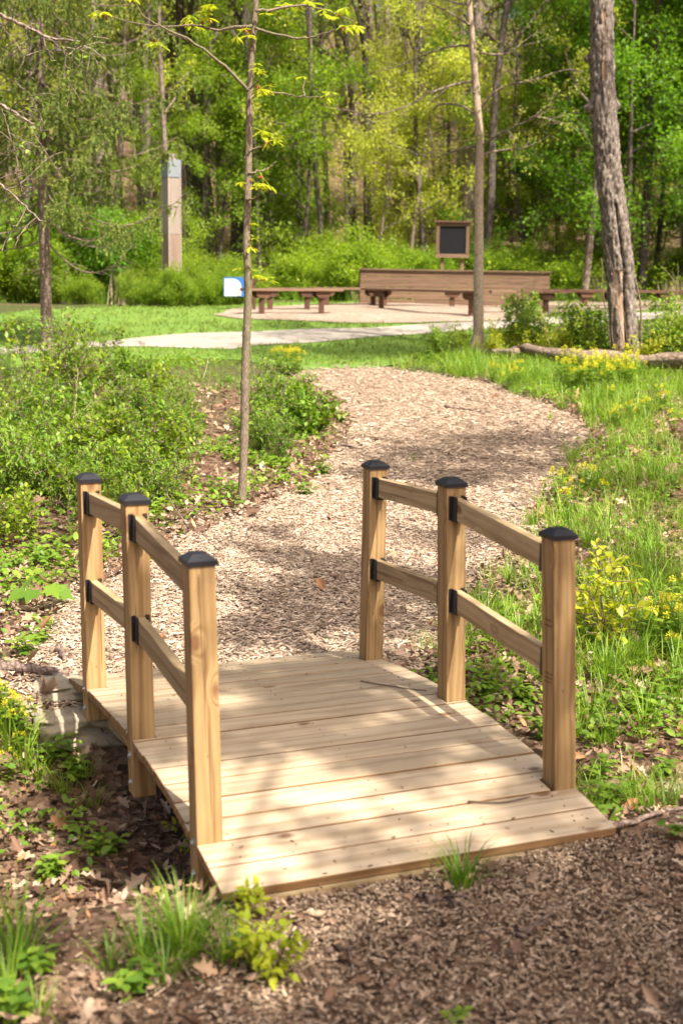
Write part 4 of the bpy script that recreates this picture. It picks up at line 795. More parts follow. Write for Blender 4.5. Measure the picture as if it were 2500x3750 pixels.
# ------------------------------------------------------------------ the four named trunks in front
def smooth_poly(pts, m):
    pts = np.asarray(pts, float); n = len(pts); t = np.linspace(0, n-1, m); out = []
    for q in t:
        i = min(int(q), n-2); f = q-i; p0 = pts[max(i-1, 0)]; p1 = pts[i]; p2 = pts[i+1]; p3 = pts[min(i+2, n-1)]
        out.append(.5*((2*p1)+(-p0+p2)*f+(2*p0-5*p1+4*p2-p3)*f*f+(-p0+3*p1-3*p2+p3)*f**3))
    return np.array(out)
def rad_poly(r, m): return np.interp(np.linspace(0, len(r)-1, m), np.arange(len(r)), r)
def bumpy_tube(g, pts, rad, sides, amp, freq, seed, mat=0, rid=0.0, zfreq=None):
    """tube whose skin is pushed in and out by noise"""
    n0 = g.n; g.tube(pts, rad, sides, mat, .5)
    V = g.v[-1]; n = len(pts); base = np.asarray(pts); 
    for i in range(n):
        for j in range(sides):
            k = i*sides+j; v = V[k]; c = base[i]; d = v-c; L = float(np.linalg.norm(d))+1e-9
            th = j/sides*2*PI; q = Vector((math.cos(th)*freq*.16, math.sin(th)*freq*.16, float(c[2])*(zfreq or freq*.35)+seed))
            f = mnoise.fractal(q*1.0, .9, 2.1, 4)
            if rid: f = f*.5+(abs(mnoise.noise(Vector((math.cos(th)*rid, math.sin(th)*rid, float(c[2])*1.1+seed+9))))*2-.5)
            V[k] = c+d/L*(L+amp*f)
# rough trunk, right
mt_, nt_, ot_ = mat_new('rough_split_bark')
v_, _ = objcoord(nt_, (24, 24, 9), False)
n1_ = N(nt_, 'ShaderNodeTexNoise', Scale=1.0, Detail=6.0, Roughness=.7); nt_.links.new(v_, n1_.inputs['Vector'])
at_n = nt_.nodes.new('ShaderNodeAttribute'); at_n.attribute_name = 'rnd'
cb_ = ramp(nt_, n1_.outputs[0], [(.36, (.055, .042, .034)), (.52, (.20, .16, .13)), (.7, (.39, .33, .28))])
wd_ = ramp(nt_, n1_.outputs[0], [(.3, (.30, .19, .12)), (.6, (.50, .36, .25))])
hot_ = ramp(nt_, n1_.outputs[0], [(.3, (.42, .22, .10)), (.6, (.62, .38, .19))])
f1_ = math_(nt_, 'MINIMUM', math_(nt_, 'MULTIPLY', math_(nt_, 'MAXIMUM', math_(nt_, 'SUBTRACT', at_n.outputs['Fac'], .55), 0), 8), 1.0)
f2_ = math_(nt_, 'MINIMUM', math_(nt_, 'MULTIPLY', math_(nt_, 'MAXIMUM', math_(nt_, 'SUBTRACT', at_n.outputs['Fac'], .8), 0), 8), 1.0)
fd_ = math_(nt_, 'MINIMUM', math_(nt_, 'MULTIPLY', math_(nt_, 'MAXIMUM', math_(nt_, 'SUBTRACT', .3, at_n.outputs['Fac']), 0), 5), 1.0)
cb_ = mix(nt_, fd_, cb_, (.035, .022, .016)); c_ = mix(nt_, f1_, cb_, wd_); c_ = mix(nt_, f2_, c_, hot_)
pbsdf(nt_, ot_, c_, .9, bump(nt_, n1_.outputs[0], .9, .012), .15)
def big_trunk():
    P = smooth_poly(D['oak'], 420); R = rad_poly(D['oak_r'], 420); sides = 72
    R[:20] *= np.linspace(1.12, 1.0, 20)
    root = tag(empty('rough_barked_tree', tuple(P[0])), 'thick old tree trunk with rough split bark standing behind the fallen log', 'tree')
    g = Geo(); g.tube(P-P[0], R, sides, 0, .4); V = g.v[-1]; rn = g.r[-1]; base = P-P[0]
    for i in range(len(P)):
        z = base[i][2]; c = base[i]
        # the long dark crack, seen from the front; angle -90 deg faces the camera
        ca = np.interp(z, [0, .4, 1.0, 1.5, 2.2, 3.0, 4.2, 5.2], [-1.75, -1.70, -1.55, -1.3, -1.45, -1.6, -1.55, -1.5]); cd = np.interp(z, [0, .3, .6, 1.5, 2.2, 2.6, 3.2], [.03, .05, .07, .07, .05, .02, .0])
        for j in range(sides):
            k = i*sides+j; d = V[k]-c; L = float(np.linalg.norm(d))+1e-9; th = math.atan2(d[1], d[0])
            q = Vector((math.cos(th)*3.2, math.sin(th)*3.2, z*2.4))
            a = mnoise.noise(q*1.0); b = mnoise.noise(q*2.3+Vector((5, 0, 0))); cc_ = mnoise.fractal(q*5, .8, 2, 3)
            plates = min(1.0, abs(a)*5)*.6+min(1.0, abs(b)*4)*.4
            off = .045*plates+.016*cc_+.02*mnoise.noise(Vector((math.cos(th), math.sin(th), z*.8)))
            dth = (th-ca+PI) % (2*PI)-PI
            w = .16+.05*mnoise.noise(Vector((0, 3, z*3)))
            off -= cd*1.6*math.exp(-(dth/w)**2)
            if cd > .035 and abs(dth) < w*.55: rn[k] = .05
            # bare wood left of the crack near the ground
            bw = (dth > -.95) and (dth < -.12) and z < .25+1.2 and z > .15
            if bw and mnoise.noise(Vector((th*2, z*1.5, 4)))+.35 > 0: rn[k] = .7; off = off*.3-.005
            hz = (dth > -.13+.03*math.sin(z*3)) and (dth < .03) and 4.1 < z < 5.05
            if hz: rn[k] = 1.0; off = off*.2-.02
            V[k] = c+d/L*(L+off-.015)
        for zz, th0, am in ((4.42, PI-.2, .10), (3.76, PI-.2, .13), (3.75, -.2, .05), (1.9, PI-.2, .03)):
            if abs(z-zz) < .25:
                for j in range(sides):
                    k = i*sides+j; d = V[k]-c; th = math.atan2(d[1], d[0]); dd = (th-th0+PI) % (2*PI)-PI
                    V[k] = V[k]+d/(np.linalg.norm(d)+1e-9)*am*math.exp(-(dd/.45)**2-((z-zz)/.07)**2)
    g.build('trunk', [mt_], root)
    rng = np.random.default_rng(4); g = Geo(); an = []
    top = base[-1]
    for k in range(9):
        a = rng.uniform(0, 6.28); grow(top-(0, 0, rng.uniform(0, .8)), (math.cos(a), math.sin(a), .9), rng.uniform(2.5, 4), .06, 0, dict(BARE, n=[7, 5, 4], wob=[.1, .15, .2], up=[.04, .03, 0], sides=[6, 4, 3], nb=[7, 5], t0=[.25, .2], ang=[(30, 70), (30, 70)], len=[.45, .5], leaf_from=1), g, an, rng)
    g.build('upper_branches', [M['bark_grey']], root)
    c = Geo(); leaves_on(an, 2, .10, .1, LEAF4, c, rng); c.build('crown', [M['tree_mid']], root)
    # woody vines clinging to the foot
    rng = np.random.default_rng(8); g = Geo()
    for (x0, x1, h, r, fy) in ((-.20, -.19, 1.35, .012, -.16), (-.24, -.28, 1.7, .010, -.1), (-.17, -.10, 1.0, .011, -.2), (.28, .24, 1.6, .022, .05), (-.05, -.17, 1.5, .008, -.24), (.08, -.18, 1.9, .007, -.25)):
        n = 16; t = np.linspace(0, 1, n); p = np.stack([x0+(x1-x0)*t+.02*np.sin(t*9+x0*30), np.full(n, fy)+.02*np.sin(t*7), t*h-.08], 1)
        p[:, 0] += np.interp(p[:, 2], base[:, 2], base[:, 0]); g.tube(p, np.linspace(r, r*.5, n), 6)
    g.build('clinging_vines', [M['bark_spruce']], root)
big_trunk()
def slim_tree():
    P = smooth_poly(D['ash'], 220); R = rad_poly(D['ash_r'], 220); R[:12] *= np.linspace(1.7, 1, 12)
    root = tag(empty('slim_grey_tree', tuple(P[0])), 'slim smooth grey trunk in front of the backrest wall, left of the rough trunk', 'tree')
    g = Geo(); bumpy_tube(g, P-P[0], R, 16, .006, 9, 2.0, zfreq=5)
    for z in (.9, 1.55, 2.0, 2.45, 3.3, 4.0):     # branch scars
        i = int(np.argmin(abs(P[:, 2]-P[0][2]-z))); c = P[i]-P[0]; g.tube([c+(-.03, -R[i]*.8, 0), c+(-.035, -R[i]-.012, .012)], [.022, .012], 7)
    g.build('trunk', [M['bark_smooth']], root)
    rng = np.random.default_rng(3); g = Geo(); an = []
    for b in D['ash_br']:
        q = smooth_poly(b, 18)-P[0]; g.tube(q, np.linspace(.021, .006, 18), 6)
        for k in range(4, 18, 2):
            an.append((q[k], q[k]-q[k-1]))
            if rng.random() < .85: grow(q[k], q[k]-q[k-1]+rng.normal(0, .05, 3), rng.uniform(.25, .6), .006, 0, dict(n=[4, 3], wob=[.15, .2], up=[.05, .0], sides=[4, 3], nb=[3], t0=[.2], ang=[(30, 70)], len=[.5], leaf_from=1), g, an, rng)
    for k in range(14):
        a = rng.uniform(0, 6.28); zz = rng.uniform(5.0, 6.6); i = int(np.argmin(abs(P[:, 2]-P[0][2]-zz)))
        grow(P[i]-P[0], (math.cos(a), math.sin(a), .5), 1.6, .015, 0, dict(n=[6, 4], wob=[.1, .2], up=[.03, .0], sides=[4, 3], nb=[7], t0=[.2], ang=[(30, 70)], len=[.4], leaf_from=0), g, an, rng)
    g.build('branches', [M['bark_grey']], root)
    c = Geo(); leaves_on(an, 2, .05, .03, LEAF4, c, rng); c.build('crown', [M['tree_yellow']], root)
slim_tree()
def palmate(g, p, s, rng, mat=0):
    """five drooping leaflets from one point"""
    p = np.array(p, float); a0 = rng.uniform(0, 6.28); tilt = rng.uniform(-.15, .45); n = 5
    a = a0+np.linspace(-2.0, 2.0, n)+rng.normal(0, .12, n)
    d = np.stack([np.cos(a), np.sin(a), -tilt-rng.uniform(0, .5, n)], 1)
    nr = np.tile([0, 0, 1.], (n, 1))+rng.normal(0, .15, (n, 3)); L = s*.092*np.array([.7, .95, 1.1, .95, .7])*rng.uniform(.85, 1.1, n)
    tpl = (np.array([(0, 0, 0), (.07, .2, .01), (.17, .55, .015), (.12, .8, .0), (0, 1, -.10), (-.12, .8, .0), (-.17, .55, .015), (-.07, .2, .01), (0, .5, -.02), (0, .25, -.01)]),
           [(0, 1, 9), (1, 2, 8, 9), (2, 3, 8), (3, 4, 8), (4, 5, 8), (5, 6, 8), (6, 7, 9, 8), (7, 0, 9)])
    g.tile(tpl, np.tile(p, (n, 1)), frames(d, nr, L), mat, np.clip(rng.uniform(.2, .9)+rng.normal(0, .1, n), 0, 1))
def sapling():
    P = smooth_poly(D['sapling'], 260); R = rad_poly(D['sapling_r'], 260)/3094*10.4
    root = tag(empty('young_sapling', tuple(P[0])), 'slim young tree with few lime palmate leaves, nearest trunk left of the trail', 'tree')
    O = P[0]; R[:20] *= 1+.75*np.linspace(1, 0, 20)**2
    for k in (1.35, 1.75, 2.45, .95, .55):     # swollen nodes
        R *= 1+.14*np.exp(-((P[:, 2]-O[2]-k)/.035)**2)
    g = Geo(); bumpy_tube(g, P-O, R, 16, .0022, 14, 1.0, zfreq=16)
    rng = np.random.default_rng(5)
    for k in range(16):
        i = rng.integers(20, 240); a = rng.uniform(-2.8, -.3); c = P[i]-O; d = np.array([math.cos(a), math.sin(a), .2]); g.tube([c+d*R[i]*.7, c+d*(R[i]+.010)], [.008, .004], 6)
    g.build('trunk', [M['bark_sap']], root)
    g = Geo(); tips = []
    for b in D['sapling_br']:
        q = smooth_poly(b, 22)-O; L = np.linalg.norm(q[-1]-q[0]); r0 = .0055+.009*min(1, L); q[1:-1] += rng.normal(0, .004, (20, 3)); g.tube(q, np.linspace(r0, .0025, 22), 6); tips.append(q)
    allq = np.concatenate(tips+[(P-O)[::6]])
    c = Geo(); bd = Geo(); pt = Geo()
    for (x, y, z, s) in D['sapling_cl']:
        p = np.array([x, y, z])-O; k = int(np.argmin(np.linalg.norm(allq-p, axis=1))); q0 = allq[k]
        m = (q0+p)/2+np.array([0, 0, .012]); n = 2 if s > .95 else 1
        for j in range(n):
            e = p+rng.normal(0, .022, 3); pt.tube(smooth_poly([q0, m, e], 6), [.002]*6, 4, 0, .8); palmate(c, e, s*rng.uniform(.8, 1.1), rng)
        if rng.random() < .7:
            d = rng.normal(0, 1, (3, 3)); d[:, 2] = -abs(d[:, 2]); bd.tile(LEAF6, np.tile(q0*.7+p*.3, (3, 1)), frames(d, rdir(3, rng), np.full(3, .035)), 0)
    g.build('branches', [M['bark_sap']], root); pt.build('leaf_stalks', [M['lime']], root)['kind'] = 'stuff'; c.build('leaves', [M['lime']], root); bd.build('bud_scales', [M['budred']], root)['kind'] = 'stuff'
sapling()
def spruce():
    P = smooth_poly(D['spruce'], 260); m = len(P); R = np.interp(P[:, 2]-P[0][2], [0, .3, 2, 4, 7], [.115, .092, .078, .06, .035])
    root = tag(empty('drooping_spruce', tuple(P[0])), 'thin spruce at the left with bare pinkish trunk and drooping sparse needled boughs', 'tree'); O = P[0]
    g = Geo(); bumpy_tube(g, P-O, R, 18, .009, 12, 3.0, zfreq=9); g.build('trunk', [M['bark_spruce']], root)
    rng = np.random.default_rng(12); g = Geo(); nd = Geo()
    z = 1.55; tw_p = []; tw_d = []
    H = (P-O)[-1][2]
    while z < H:
        nb = rng.integers(3, 6) if z > 1.9 else 2
        a0 = rng.uniform(0, 6.28)
        for k in range(nb):
            a = a0+k*6.28/nb+rng.normal(0, .3); L = rng.uniform(1.2, 2.35)*(1 if z > 1.9 else .8)
            dead = (z < 2.2 and rng.random() < .8) or rng.random() < .12
            i = int(np.argmin(abs(P[:, 2]-O[2]-z))); b0 = P[i]-O
            n = 14; t = np.linspace(0, 1, n+1); drop = rng.uniform(.12, .32)*L
            x = np.stack([np.cos(a)*L*t, np.sin(a)*L*t, -drop*np.sin(t*2.6)+.10*L*t**3], 1)+b0+np.cumsum(rng.normal(0, .008, (n+1, 3)), 0); x[0] = b0
            g.tube(x, np.linspace(.016, .004, n+1), 5, 0, rng.random())
            # side sprays and hanging branchlets
            for j in range(3, n+1):
                for s_ in (-1, 1):
                    if rng.random() < .6:
                        sd_ = np.array([-math.sin(a)*s_+math.cos(a)*.8, math.cos(a)*s_+math.sin(a)*.8, -.15]); l2 = rng.uniform(.15, .5)*(1-.35*t[j])
                        q = wander(x[j], sd_, l2, 5, .1, -.04, rng); g.tube(q, np.linspace(.004, .0015, 6), 3, 0, rng.random(), cap=False)
                        if not dead or rng.random() < .2:
                            for qq in range(1, 6):
                                tw_p.append(q[qq]); tw_d.append(q[qq]-q[qq-1])
                                if rng.random() < .55:
                                    hl = rng.uniform(.08, .34); hq = wander(q[qq], (rng.normal(0, .15), rng.normal(0, .15), -1), hl, 4, .08, 0, rng)
                                    for w_ in range(1, 5): tw_p.append(hq[w_]); tw_d.append(hq[w_]-hq[w_-1])
                                    g.tube(hq, np.linspace(.0025, .0012, 5), 3, 0, rng.random(), cap=False)
        z += rng.uniform(.2, .34)
    tp = np.array(tw_p); td = np.array(tw_d); per = 8
    tl = np.linalg.norm(td, axis=1)
    tp = np.repeat(tp, per, 0); td = np.repeat(td, per, 0); n = len(tp)
    loc = tp-td*rng.random((n, 1)); d = td/np.linalg.norm(td, axis=1)[:, None]*.9+rng.normal(0, .35, (n, 3)); sz = rng.uniform(.04, .07, n)
    nd.tile(LEAF4, loc, frames(d, rdir(n, rng), np.stack([sz*.42, sz, sz], 1)), 0, np.clip(np.repeat(rng.random(len(tw_p)), per)*.7+rng.random(n)*.3, 0, 1))
    g.build('branches', [M['bark_spruce']], root); nd.build('needles', [M['needles']], root)
    print('spruce needles', n)
spruce()
def overhang():
    root = tag(empty('overhanging_tree', (-2.9, 9.6, GZ(-2.9, 9.6))), 'broken grey branches reaching in from beyond the top left edge', 'tree'); O = np.array(root.location)
    g = Geo(); tr = smooth_poly([(-2.9, 9.6, O[2]-.1), (-2.93, 9.62, 2), (-2.85, 9.6, 4), (-2.9, 9.65, 6.5)], 60)-O
    bumpy_tube(g, tr, np.linspace(.12, .06, 60), 16, .01, 9, 5); g.build('trunk', [M['bark_grey']], root)
    g = Geo(); rng = np.random.default_rng(2); an = []
    for k, b in enumerate(D['over']):
        q = np.array(b)
        if k < 3: q = np.vstack([np.array([-2.9, 9.6, q[0][2]-.25]), q])
        q = smooth_poly(q, 26)-O; q[1:-1] += rng.normal(0, .004, (24, 3)); r0 = (.018, .016, .011, .005, .005, .004)[k]; g.tube(q, np.linspace(r0, r0*.45, 26), 7)
        for j in range(8, 26, 3):
            if rng.random() < .8: grow(q[j], q[j]-q[j-1]+rng.normal(0, .05, 3), rng.uniform(.15, .5), .004, 0, dict(n=[5, 3], wob=[.15, .2], up=[-.06, .0], sides=[4, 3], nb=[2], t0=[.3], ang=[(30, 70)], len=[.5], leaf_from=1), g, an, rng)
    g.build('branches', [M['bark_grey']], root)
    c = Geo(); sel = [an[i] for i in rng.permutation(len(an))[:len(an)//4]]; leaves_on(sel, 2, .05, .02, LEAF6, c, rng); c.build('leaves', [M['weed']], root)
overhang()
# fallen logs
def log(name, pts, r, label, seed):
    P = smooth_poly([(a, b, 0.) for a, b in pts], 90); P[:, 2] = np.array([GZ(a, b) for a, b in P[:, :2]])+np.array(rad_poly(r, 90))*1.05+.04; O = P[0].copy()
    g = Geo(); bumpy_tube(g, P-O, rad_poly(r, 90), 20, .022, 8, seed, zfreq=0.1)
    V = g.v[-1]
    for i in range(len(V)):
        v = V[i]; V[i] = v+np.array([0, 0, .018*mnoise.noise(Vector(v*6)) + .075*mnoise.noise(Vector(v*1.3)+Vector((seed, 0, 0)))])
    o = g.build(name, [M['bark_log']]); o.location = O; tag(o, label, 'log', None)
M['bark_log'] = bark('pale_log_bark', (.37, .275, .20), (.13, .09, .065), vert=20, horiz=12, bs=.8, bd=.012)
log('fallen_log', [(2.65, 21.2), (2.85, 20.6), (3.1, 20.15), (3.45, 19.65), (3.9, 19.55), (4.35, 19.2), (4.9, 18.7), (5.6, 18.2)], [.05, .08, .09, .11, .115, .12, .13, .14], 'long pale fallen log lying before the rough barked trunk', 3.0)
log('fallen_log', [(2.05, 20.9), (2.3, 20.7), (2.6, 20.35)], [.06, .075, .07], 'short log piece below the slim grey trunk, left of the long log', 6.0)
# stones under the far left end of the bridge
def stone(x, y, z, sx_, sy_, sz_, rz, label, seed):
    bm = bmesh.new(); bmesh.ops.create_cube(bm, size=1); bmesh.ops.subdivide_edges(bm, edges=list(bm.edges), cuts=7, use_grid_fill=True)
    for v in bm.verts:
        p = v.co.copy(); q = p.copy(); r_ = max(abs(p.x), abs(p.y)); l2 = math.hypot(p.x, p.y)
        if l2 > 1e-6: f = 1-.25*(l2-r_)/max(l2, 1e-6); q.x *= f; q.y *= f
        n_ = mnoise.noise_vector(p*2.6+Vector((seed, 0, 0)))*.2+mnoise.noise_vector(p*7+Vector((seed, 3, 0)))*.06
        q += n_; v.co = Vector((q.x*sx_, q.y*sy_, q.z*sz_))
    for f in bm.faces: f.smooth = True
    me = bpy.data.meshes.new('flat_stone'); bm.to_mesh(me); bm.free(); o = link('flat_stone', me, None, [M['stone']]); o.location = (x, y, z); o.rotation_euler = (0, 0, rz)
    tag(o, label, 'stone', 'stones under the far bridge post')
stone(-1.27, 6.16, .005, .34, .26, .07, .2, 'flat upper slab of the two stacked stones by the far left bridge post', 1.0)
stone(-1.17, 6.0, -.10, .48, .36, .13, .35, 'thick pale lower stone that carries the far left bridge post', 5.0)
stone(1.0, 3.35, .02, .12, .08, .08, .4, 'rounded grey stone at the near right corner of the trail', 9.0)
# ------------------------------------------------------------------ bushes near the trail
rb = random.Random(9)
for i, (x, y, s) in enumerate(D['bush_tall']):
    where = 'left of the sapling' if x < -1.0 else 'at the foot of the sapling'
    plant('leafy_shrub', bushes['near%d' % (i % 3)], x, y, s, rb.uniform(0, 6), '%s leafy green shrub in the thicket %s' % ('taller' if s > .85 else 'lower', where), 'shrub', 'shrubs of the thicket left of the trail', ('stems', 'foliage'))
for i, (x, y, s) in enumerate(D['bush_low'][::1]):
    if (i % 3 == 2 and y < 13) or (x > -1.1 and i % 2): continue
    if y < 10: s *= .72
    where = 'behind the left rail posts' if y < 11 else ('along the left edge of the trail' if x > -1.2 else 'under the tall shrubs at the left')
    plant('low_shrub', bushes['low%d' % (i % 3)], x, y, s, rb.uniform(0, 6), 'low leafy bush %s' % where, 'shrub', 'low bushes of the thicket left of the trail', ('stems', 'foliage'))
for i, (x, y, s) in enumerate(D['bush_right']):
    where = 'left of the slim grey trunk' if x < 2.0 else 'between the two trunks' if x < 4.0 else 'right of the rough barked trunk'
    plant('lime_shrub', bushes['mid%d' % (i % 3)], x, y, s*1.0, rb.uniform(0, 6), '%s bright green shrub %s' % ('taller' if s > .85 else 'small', where), 'shrub', 'shrubs around the trunks at the right', ('stems', 'foliage'))
# ------------------------------------------------------------------ loose cover: chips, dry leaves, grass, weeds
def under_bridge(x, y, m=.05):
    bx, by = to_bridge(x, y); return (abs(bx) < W2+m) & (by > -1.22-m) & (by < 1.24+m)
def wedge(n, y0, y1, rng, pw=1.0, side=.29):
    y = (y0**(1+pw)+(y1**(1+pw)-y0**(1+pw))*rng.random(n))**(1/(1+pw)); x = rng.uniform(-1, 1, n)*(side*y+.15); return x, y
def near_noise(x, y, f, seed):
    return np.array([mnoise.noise(Vector((float(a)*f, float(b)*f, seed))) for a, b in zip(x, y)])
def chips():
    rng = np.random.default_rng(21); g = Geo()
    for (n, y0, y1, s, pw) in ((82000, 5.6, 11.0, .78, 1.0), (30000, 11.0, 20.5, 1.15, .4)):
        x, y = wedge(n, y0, y1, rng, pw, .26); d, _, _ = poly_dist(x, y, CHIPP); ins = in_poly(x, y, CHIPP)
        k = (ins | (rng.random(n) < .55*np.exp(-d/.16))) & ~under_bridge(x, y, 0.0); x, y = x[k], y[k]; m = len(x)
        a = rng.normal(0, .75, m)+rng.integers(0, 2, m)*PI+.25; L = s*.034*np.exp(rng.normal(0, .42, m)); w_ = s*.0095*np.exp(rng.normal(0, .3, m))
        dr = np.stack([np.cos(a), np.sin(a), rng.normal(0, .22, m)], 1); nr = np.stack([rng.normal(0, .35, m), rng.normal(0, .35, m), np.ones(m)], 1)
        F = frames(dr, nr, np.stack([w_, L, np.full(m, .0035*s)], 1)); F = F[:, :, [1, 0, 2]]
        loc = np.stack([x, y, ground_z(x, y)+.012+rng.random(m)*.014], 1); g.tile(CHIP, loc, F, 0, np.clip(rng.normal(.56, .24, m), 0, 1), False)
    # the near right corner: mixed chips and soil
    n = 46000; x, y = wedge(n, 2.9, 5.2, rng, 1.0, .30); bx, by = to_bridge(x, y)
    k = (by < -1.2) & (x > -.45+.25*rng.normal(size=n)) ; x, y = x[k], y[k]; m = len(x)
    a = rng.uniform(0, 6.28, m); L = .0105*np.exp(rng.normal(0, .6, m)); w_ = .0048*np.exp(rng.normal(0, .4, m))
    dr = np.stack([np.cos(a), np.sin(a), rng.normal(0, .3, m)], 1); nr = np.stack([rng.normal(0, .4, m), rng.normal(0, .4, m), np.ones(m)], 1)
    F = frames(dr, nr, np.stack([w_, L, np.full(m, .004)], 1))[:, :, [1, 0, 2]]
    g.tile(CHIP, np.stack([x, y, ground_z(x, y)+.004+rng.random(m)*.012], 1), F, 1, np.clip(rng.normal(.5, .25, m), 0, 1), False)
    tag(g.build('wood_chips', [M['chips'], M['crumbs']]), 'brown and cream wood chips strewn over the trail', None, None, 'stuff')
chips()
def litter():
    rng = np.random.default_rng(22)
    for tpl, share, nm, sz in ((OAKL, .3, 'dry_leaves', .085), (CURL, .7, 'dry_leaves', .05)):
        g = Geo(); n = int(26000*share); x, y = wedge(n, 2.9, 17, rng, .5, .29); bx, by = to_bridge(x, y)
        d, _, _ = poly_dist(x, y, CHIPP); ins = in_poly(x, y, CHIPP)
        nearleft = (by < 1.3) & (bx < -W2+.3); ditch = (np.abs(by) < 1.15)
        pr_ = np.where(ins, .015, .35); pr_ = np.where(nearleft | ditch, 1.0, pr_); pr_ = np.where((x > -.3) & (by < -1.22), .30, pr_)
        pr_ = np.where((~ins) & (d < .6) & (by > 1), .8, pr_); pr_ = np.where((bx > W2) & (by < 3.0) & (by > -1.2) & ~ins, .9, pr_); pr_ = np.where((x > 1) & ~ins & (y < 15), .8, pr_)
        pr_ = np.where(in_poly(x, y, LAWN), .01, pr_)
        k = rng.random(n) < pr_; x, y = x[k], y[k]; m = len(x)
        dr = rdir(m, rng, .45); nr = np.stack([rng.normal(0, .55, m), rng.normal(0, .55, m), np.ones(m)], 1); s = sz*np.exp(rng.normal(0, .28, m))*np.clip(y/6.5, .6, 1)
        ub = under_bridge(x, y, .0)
        z = ground_z(x, y)+.008+rng.random(m)*.028
        F = frames(dr, nr, np.stack([s*rng.uniform(.6, 1.1, m), s, s*rng.uniform(.6, 2.0, m)], 1)); ok = ~(ub & (np.abs(to_bridge(x, y)[1]) > 1.0))
        g.tile(tpl, np.stack([x, y, z], 1)[ok], F[ok], 0, None)
        tag(g.build(nm, [M['litter']]), 'brown dry leaves lying in the ditch and beside the trail', None, None, 'stuff')
litter()
def grass_patch(name, x, y, h, per, wid, m, seed, label, zoff=0, lean=.6):
    rng = np.random.default_rng(seed); n = len(x); X = np.repeat(x, per)+rng.normal(0, .025, n*per)*np.repeat(h/.2, per); Y = np.repeat(y, per)+rng.normal(0, .025, n*per)*np.repeat(h/.2, per)
    Hh = np.repeat(h, per)*rng.uniform(.45, 1.15, n*per); a = rng.uniform(0, 6.28, n*per); f = np.abs(rng.normal(0, lean, n*per))
    d = np.stack([f*np.cos(a), f*np.sin(a), np.ones(n*per)], 1); nr = np.stack([np.cos(a), np.sin(a), -f], 1)
    F = frames(d, nr, np.stack([Hh*wid+.0012, Hh, Hh*rng.uniform(.5, 2.8, n*per)], 1)); g = Geo()
    rn = np.clip(np.repeat(rng.random(n)*.6, per)+rng.random(n*per)*.4, 0, 1); rn[rng.random(n*per) < .03] = 1
    g.tile(BLADE, np.stack([X, Y, ground_z(X, Y)+zoff], 1), F, 0, rn)
    return tag(g.build(name, [m]), label, None, None, 'stuff')
def grasses():
    rng = np.random.default_rng(23)
    # tall grass right of the trail
    n = 11000; x, y = wedge(n, 5.0, 20, rng, .25, .29); bx, by = to_bridge(x, y); d, _, _ = poly_dist(x, y, CHIPP); ins = in_poly(x, y, CHIPP)
    nz = near_noise(x, y, .9, 3.0); right = (x > .3) & ~ins & (bx > W2+.12)
    bare = (y < 6.4) & (nz < .0)
    k = right & (rng.random(n) < np.clip(.5+nz*1.9, .04, 1)*np.clip(d/.25, .1, 1)) & ~bare & ~in_poly(x, y, LAWN); x, y, nz = x[k], y[k], nz[k]
    nz2 = near_noise(x, y, 3.5, 40.0); h = np.clip(.12+.10*nz+.16*nz2+rng.random(len(x))*.12, .05, .36)*np.where(y > 14, 1.15, 1)*np.where(y < 6.5, .8, 1)
    grass_patch('tall_grass', x, y, h, 15, .024, M['grass'], 31, 'tall green grass right of the trail')
    # left side thin grass
    n = 6500; x, y = wedge(n, 3.0, 22, rng, .4, .29); bx, by = to_bridge(x, y); d, _, _ = poly_dist(x, y, CHIPP); ins = in_poly(x, y, CHIPP); nz = near_noise(x, y, 1.1, 8.0)
    left = (x < -.2) & ~ins & (bx < -W2-.15); near_l = (y > 7.2) & (y < 10.2) & (x < -.95)
    k = left & (rng.random(n) < np.clip(np.where(near_l, .55, .12)+nz*1.5, .0, .9)) & ~((y < 5.2) & (nz < .1)) & ~((bx > -1.3) & (by < 1.2)) & ~in_poly(x, y, LAWN); x, y = x[k], y[k]
    grass_patch('thin_grass', x, y, .08+.12*rng.random(len(x)), 12, .018, M['grass'], 32, 'thin green grass among the leaves left of the trail')
    # grass between trail and lawn, both sides
    n = 5200; x, y = wedge(n, 16.5, 24, rng, .2, .29); ins = in_poly(x, y, CHIPP) | in_poly(x, y, GRAV); k = ~ins & ((y > 18.6) | (x > 2) | (x < -1.2)) & ~in_poly(x, y, RING) & ((x > 1.2) | (y < 21.3)); x, y = x[k], y[k]
    grass_patch('rough_grass', x, y, np.where(x < 1.5, .06+.06*rng.random(len(x)), .12+.12*rng.random(len(x))), 8, .03, M['grass'], 33, 'rough grass between trail and gravel path', lean=.5)
    # lawn
    n = 13000; x, y = wedge(n, 18.0, 33, rng, .0, .30); k = in_poly(x, y, LAWN) & ~in_poly(x, y, GRAV) & ~in_poly(x, y, RING) & ~in_poly(x, y, CHIPP); x, y = x[k], y[k]
    grass_patch('lawn_grass', x, y, .05+.04*rng.random(len(x)), 9, .09, M['lawn_blade'], 34, 'short mown grass of the lawn', .015, lean=.6)
    # edge of the wood
    n = 3200; x, y = wedge(n, 31.5, 40, rng, .0, .30); k = ~in_poly(x, y, RING) & ((x < -2) | (y > 33.6)); x, y = x[k], y[k]
    grass_patch('wood_edge_grass', x, y, .2+.35*rng.random(len(x)), 9, .035, M['grass'], 35, 'long grass at the edge of the wood', lean=.4)
grasses()
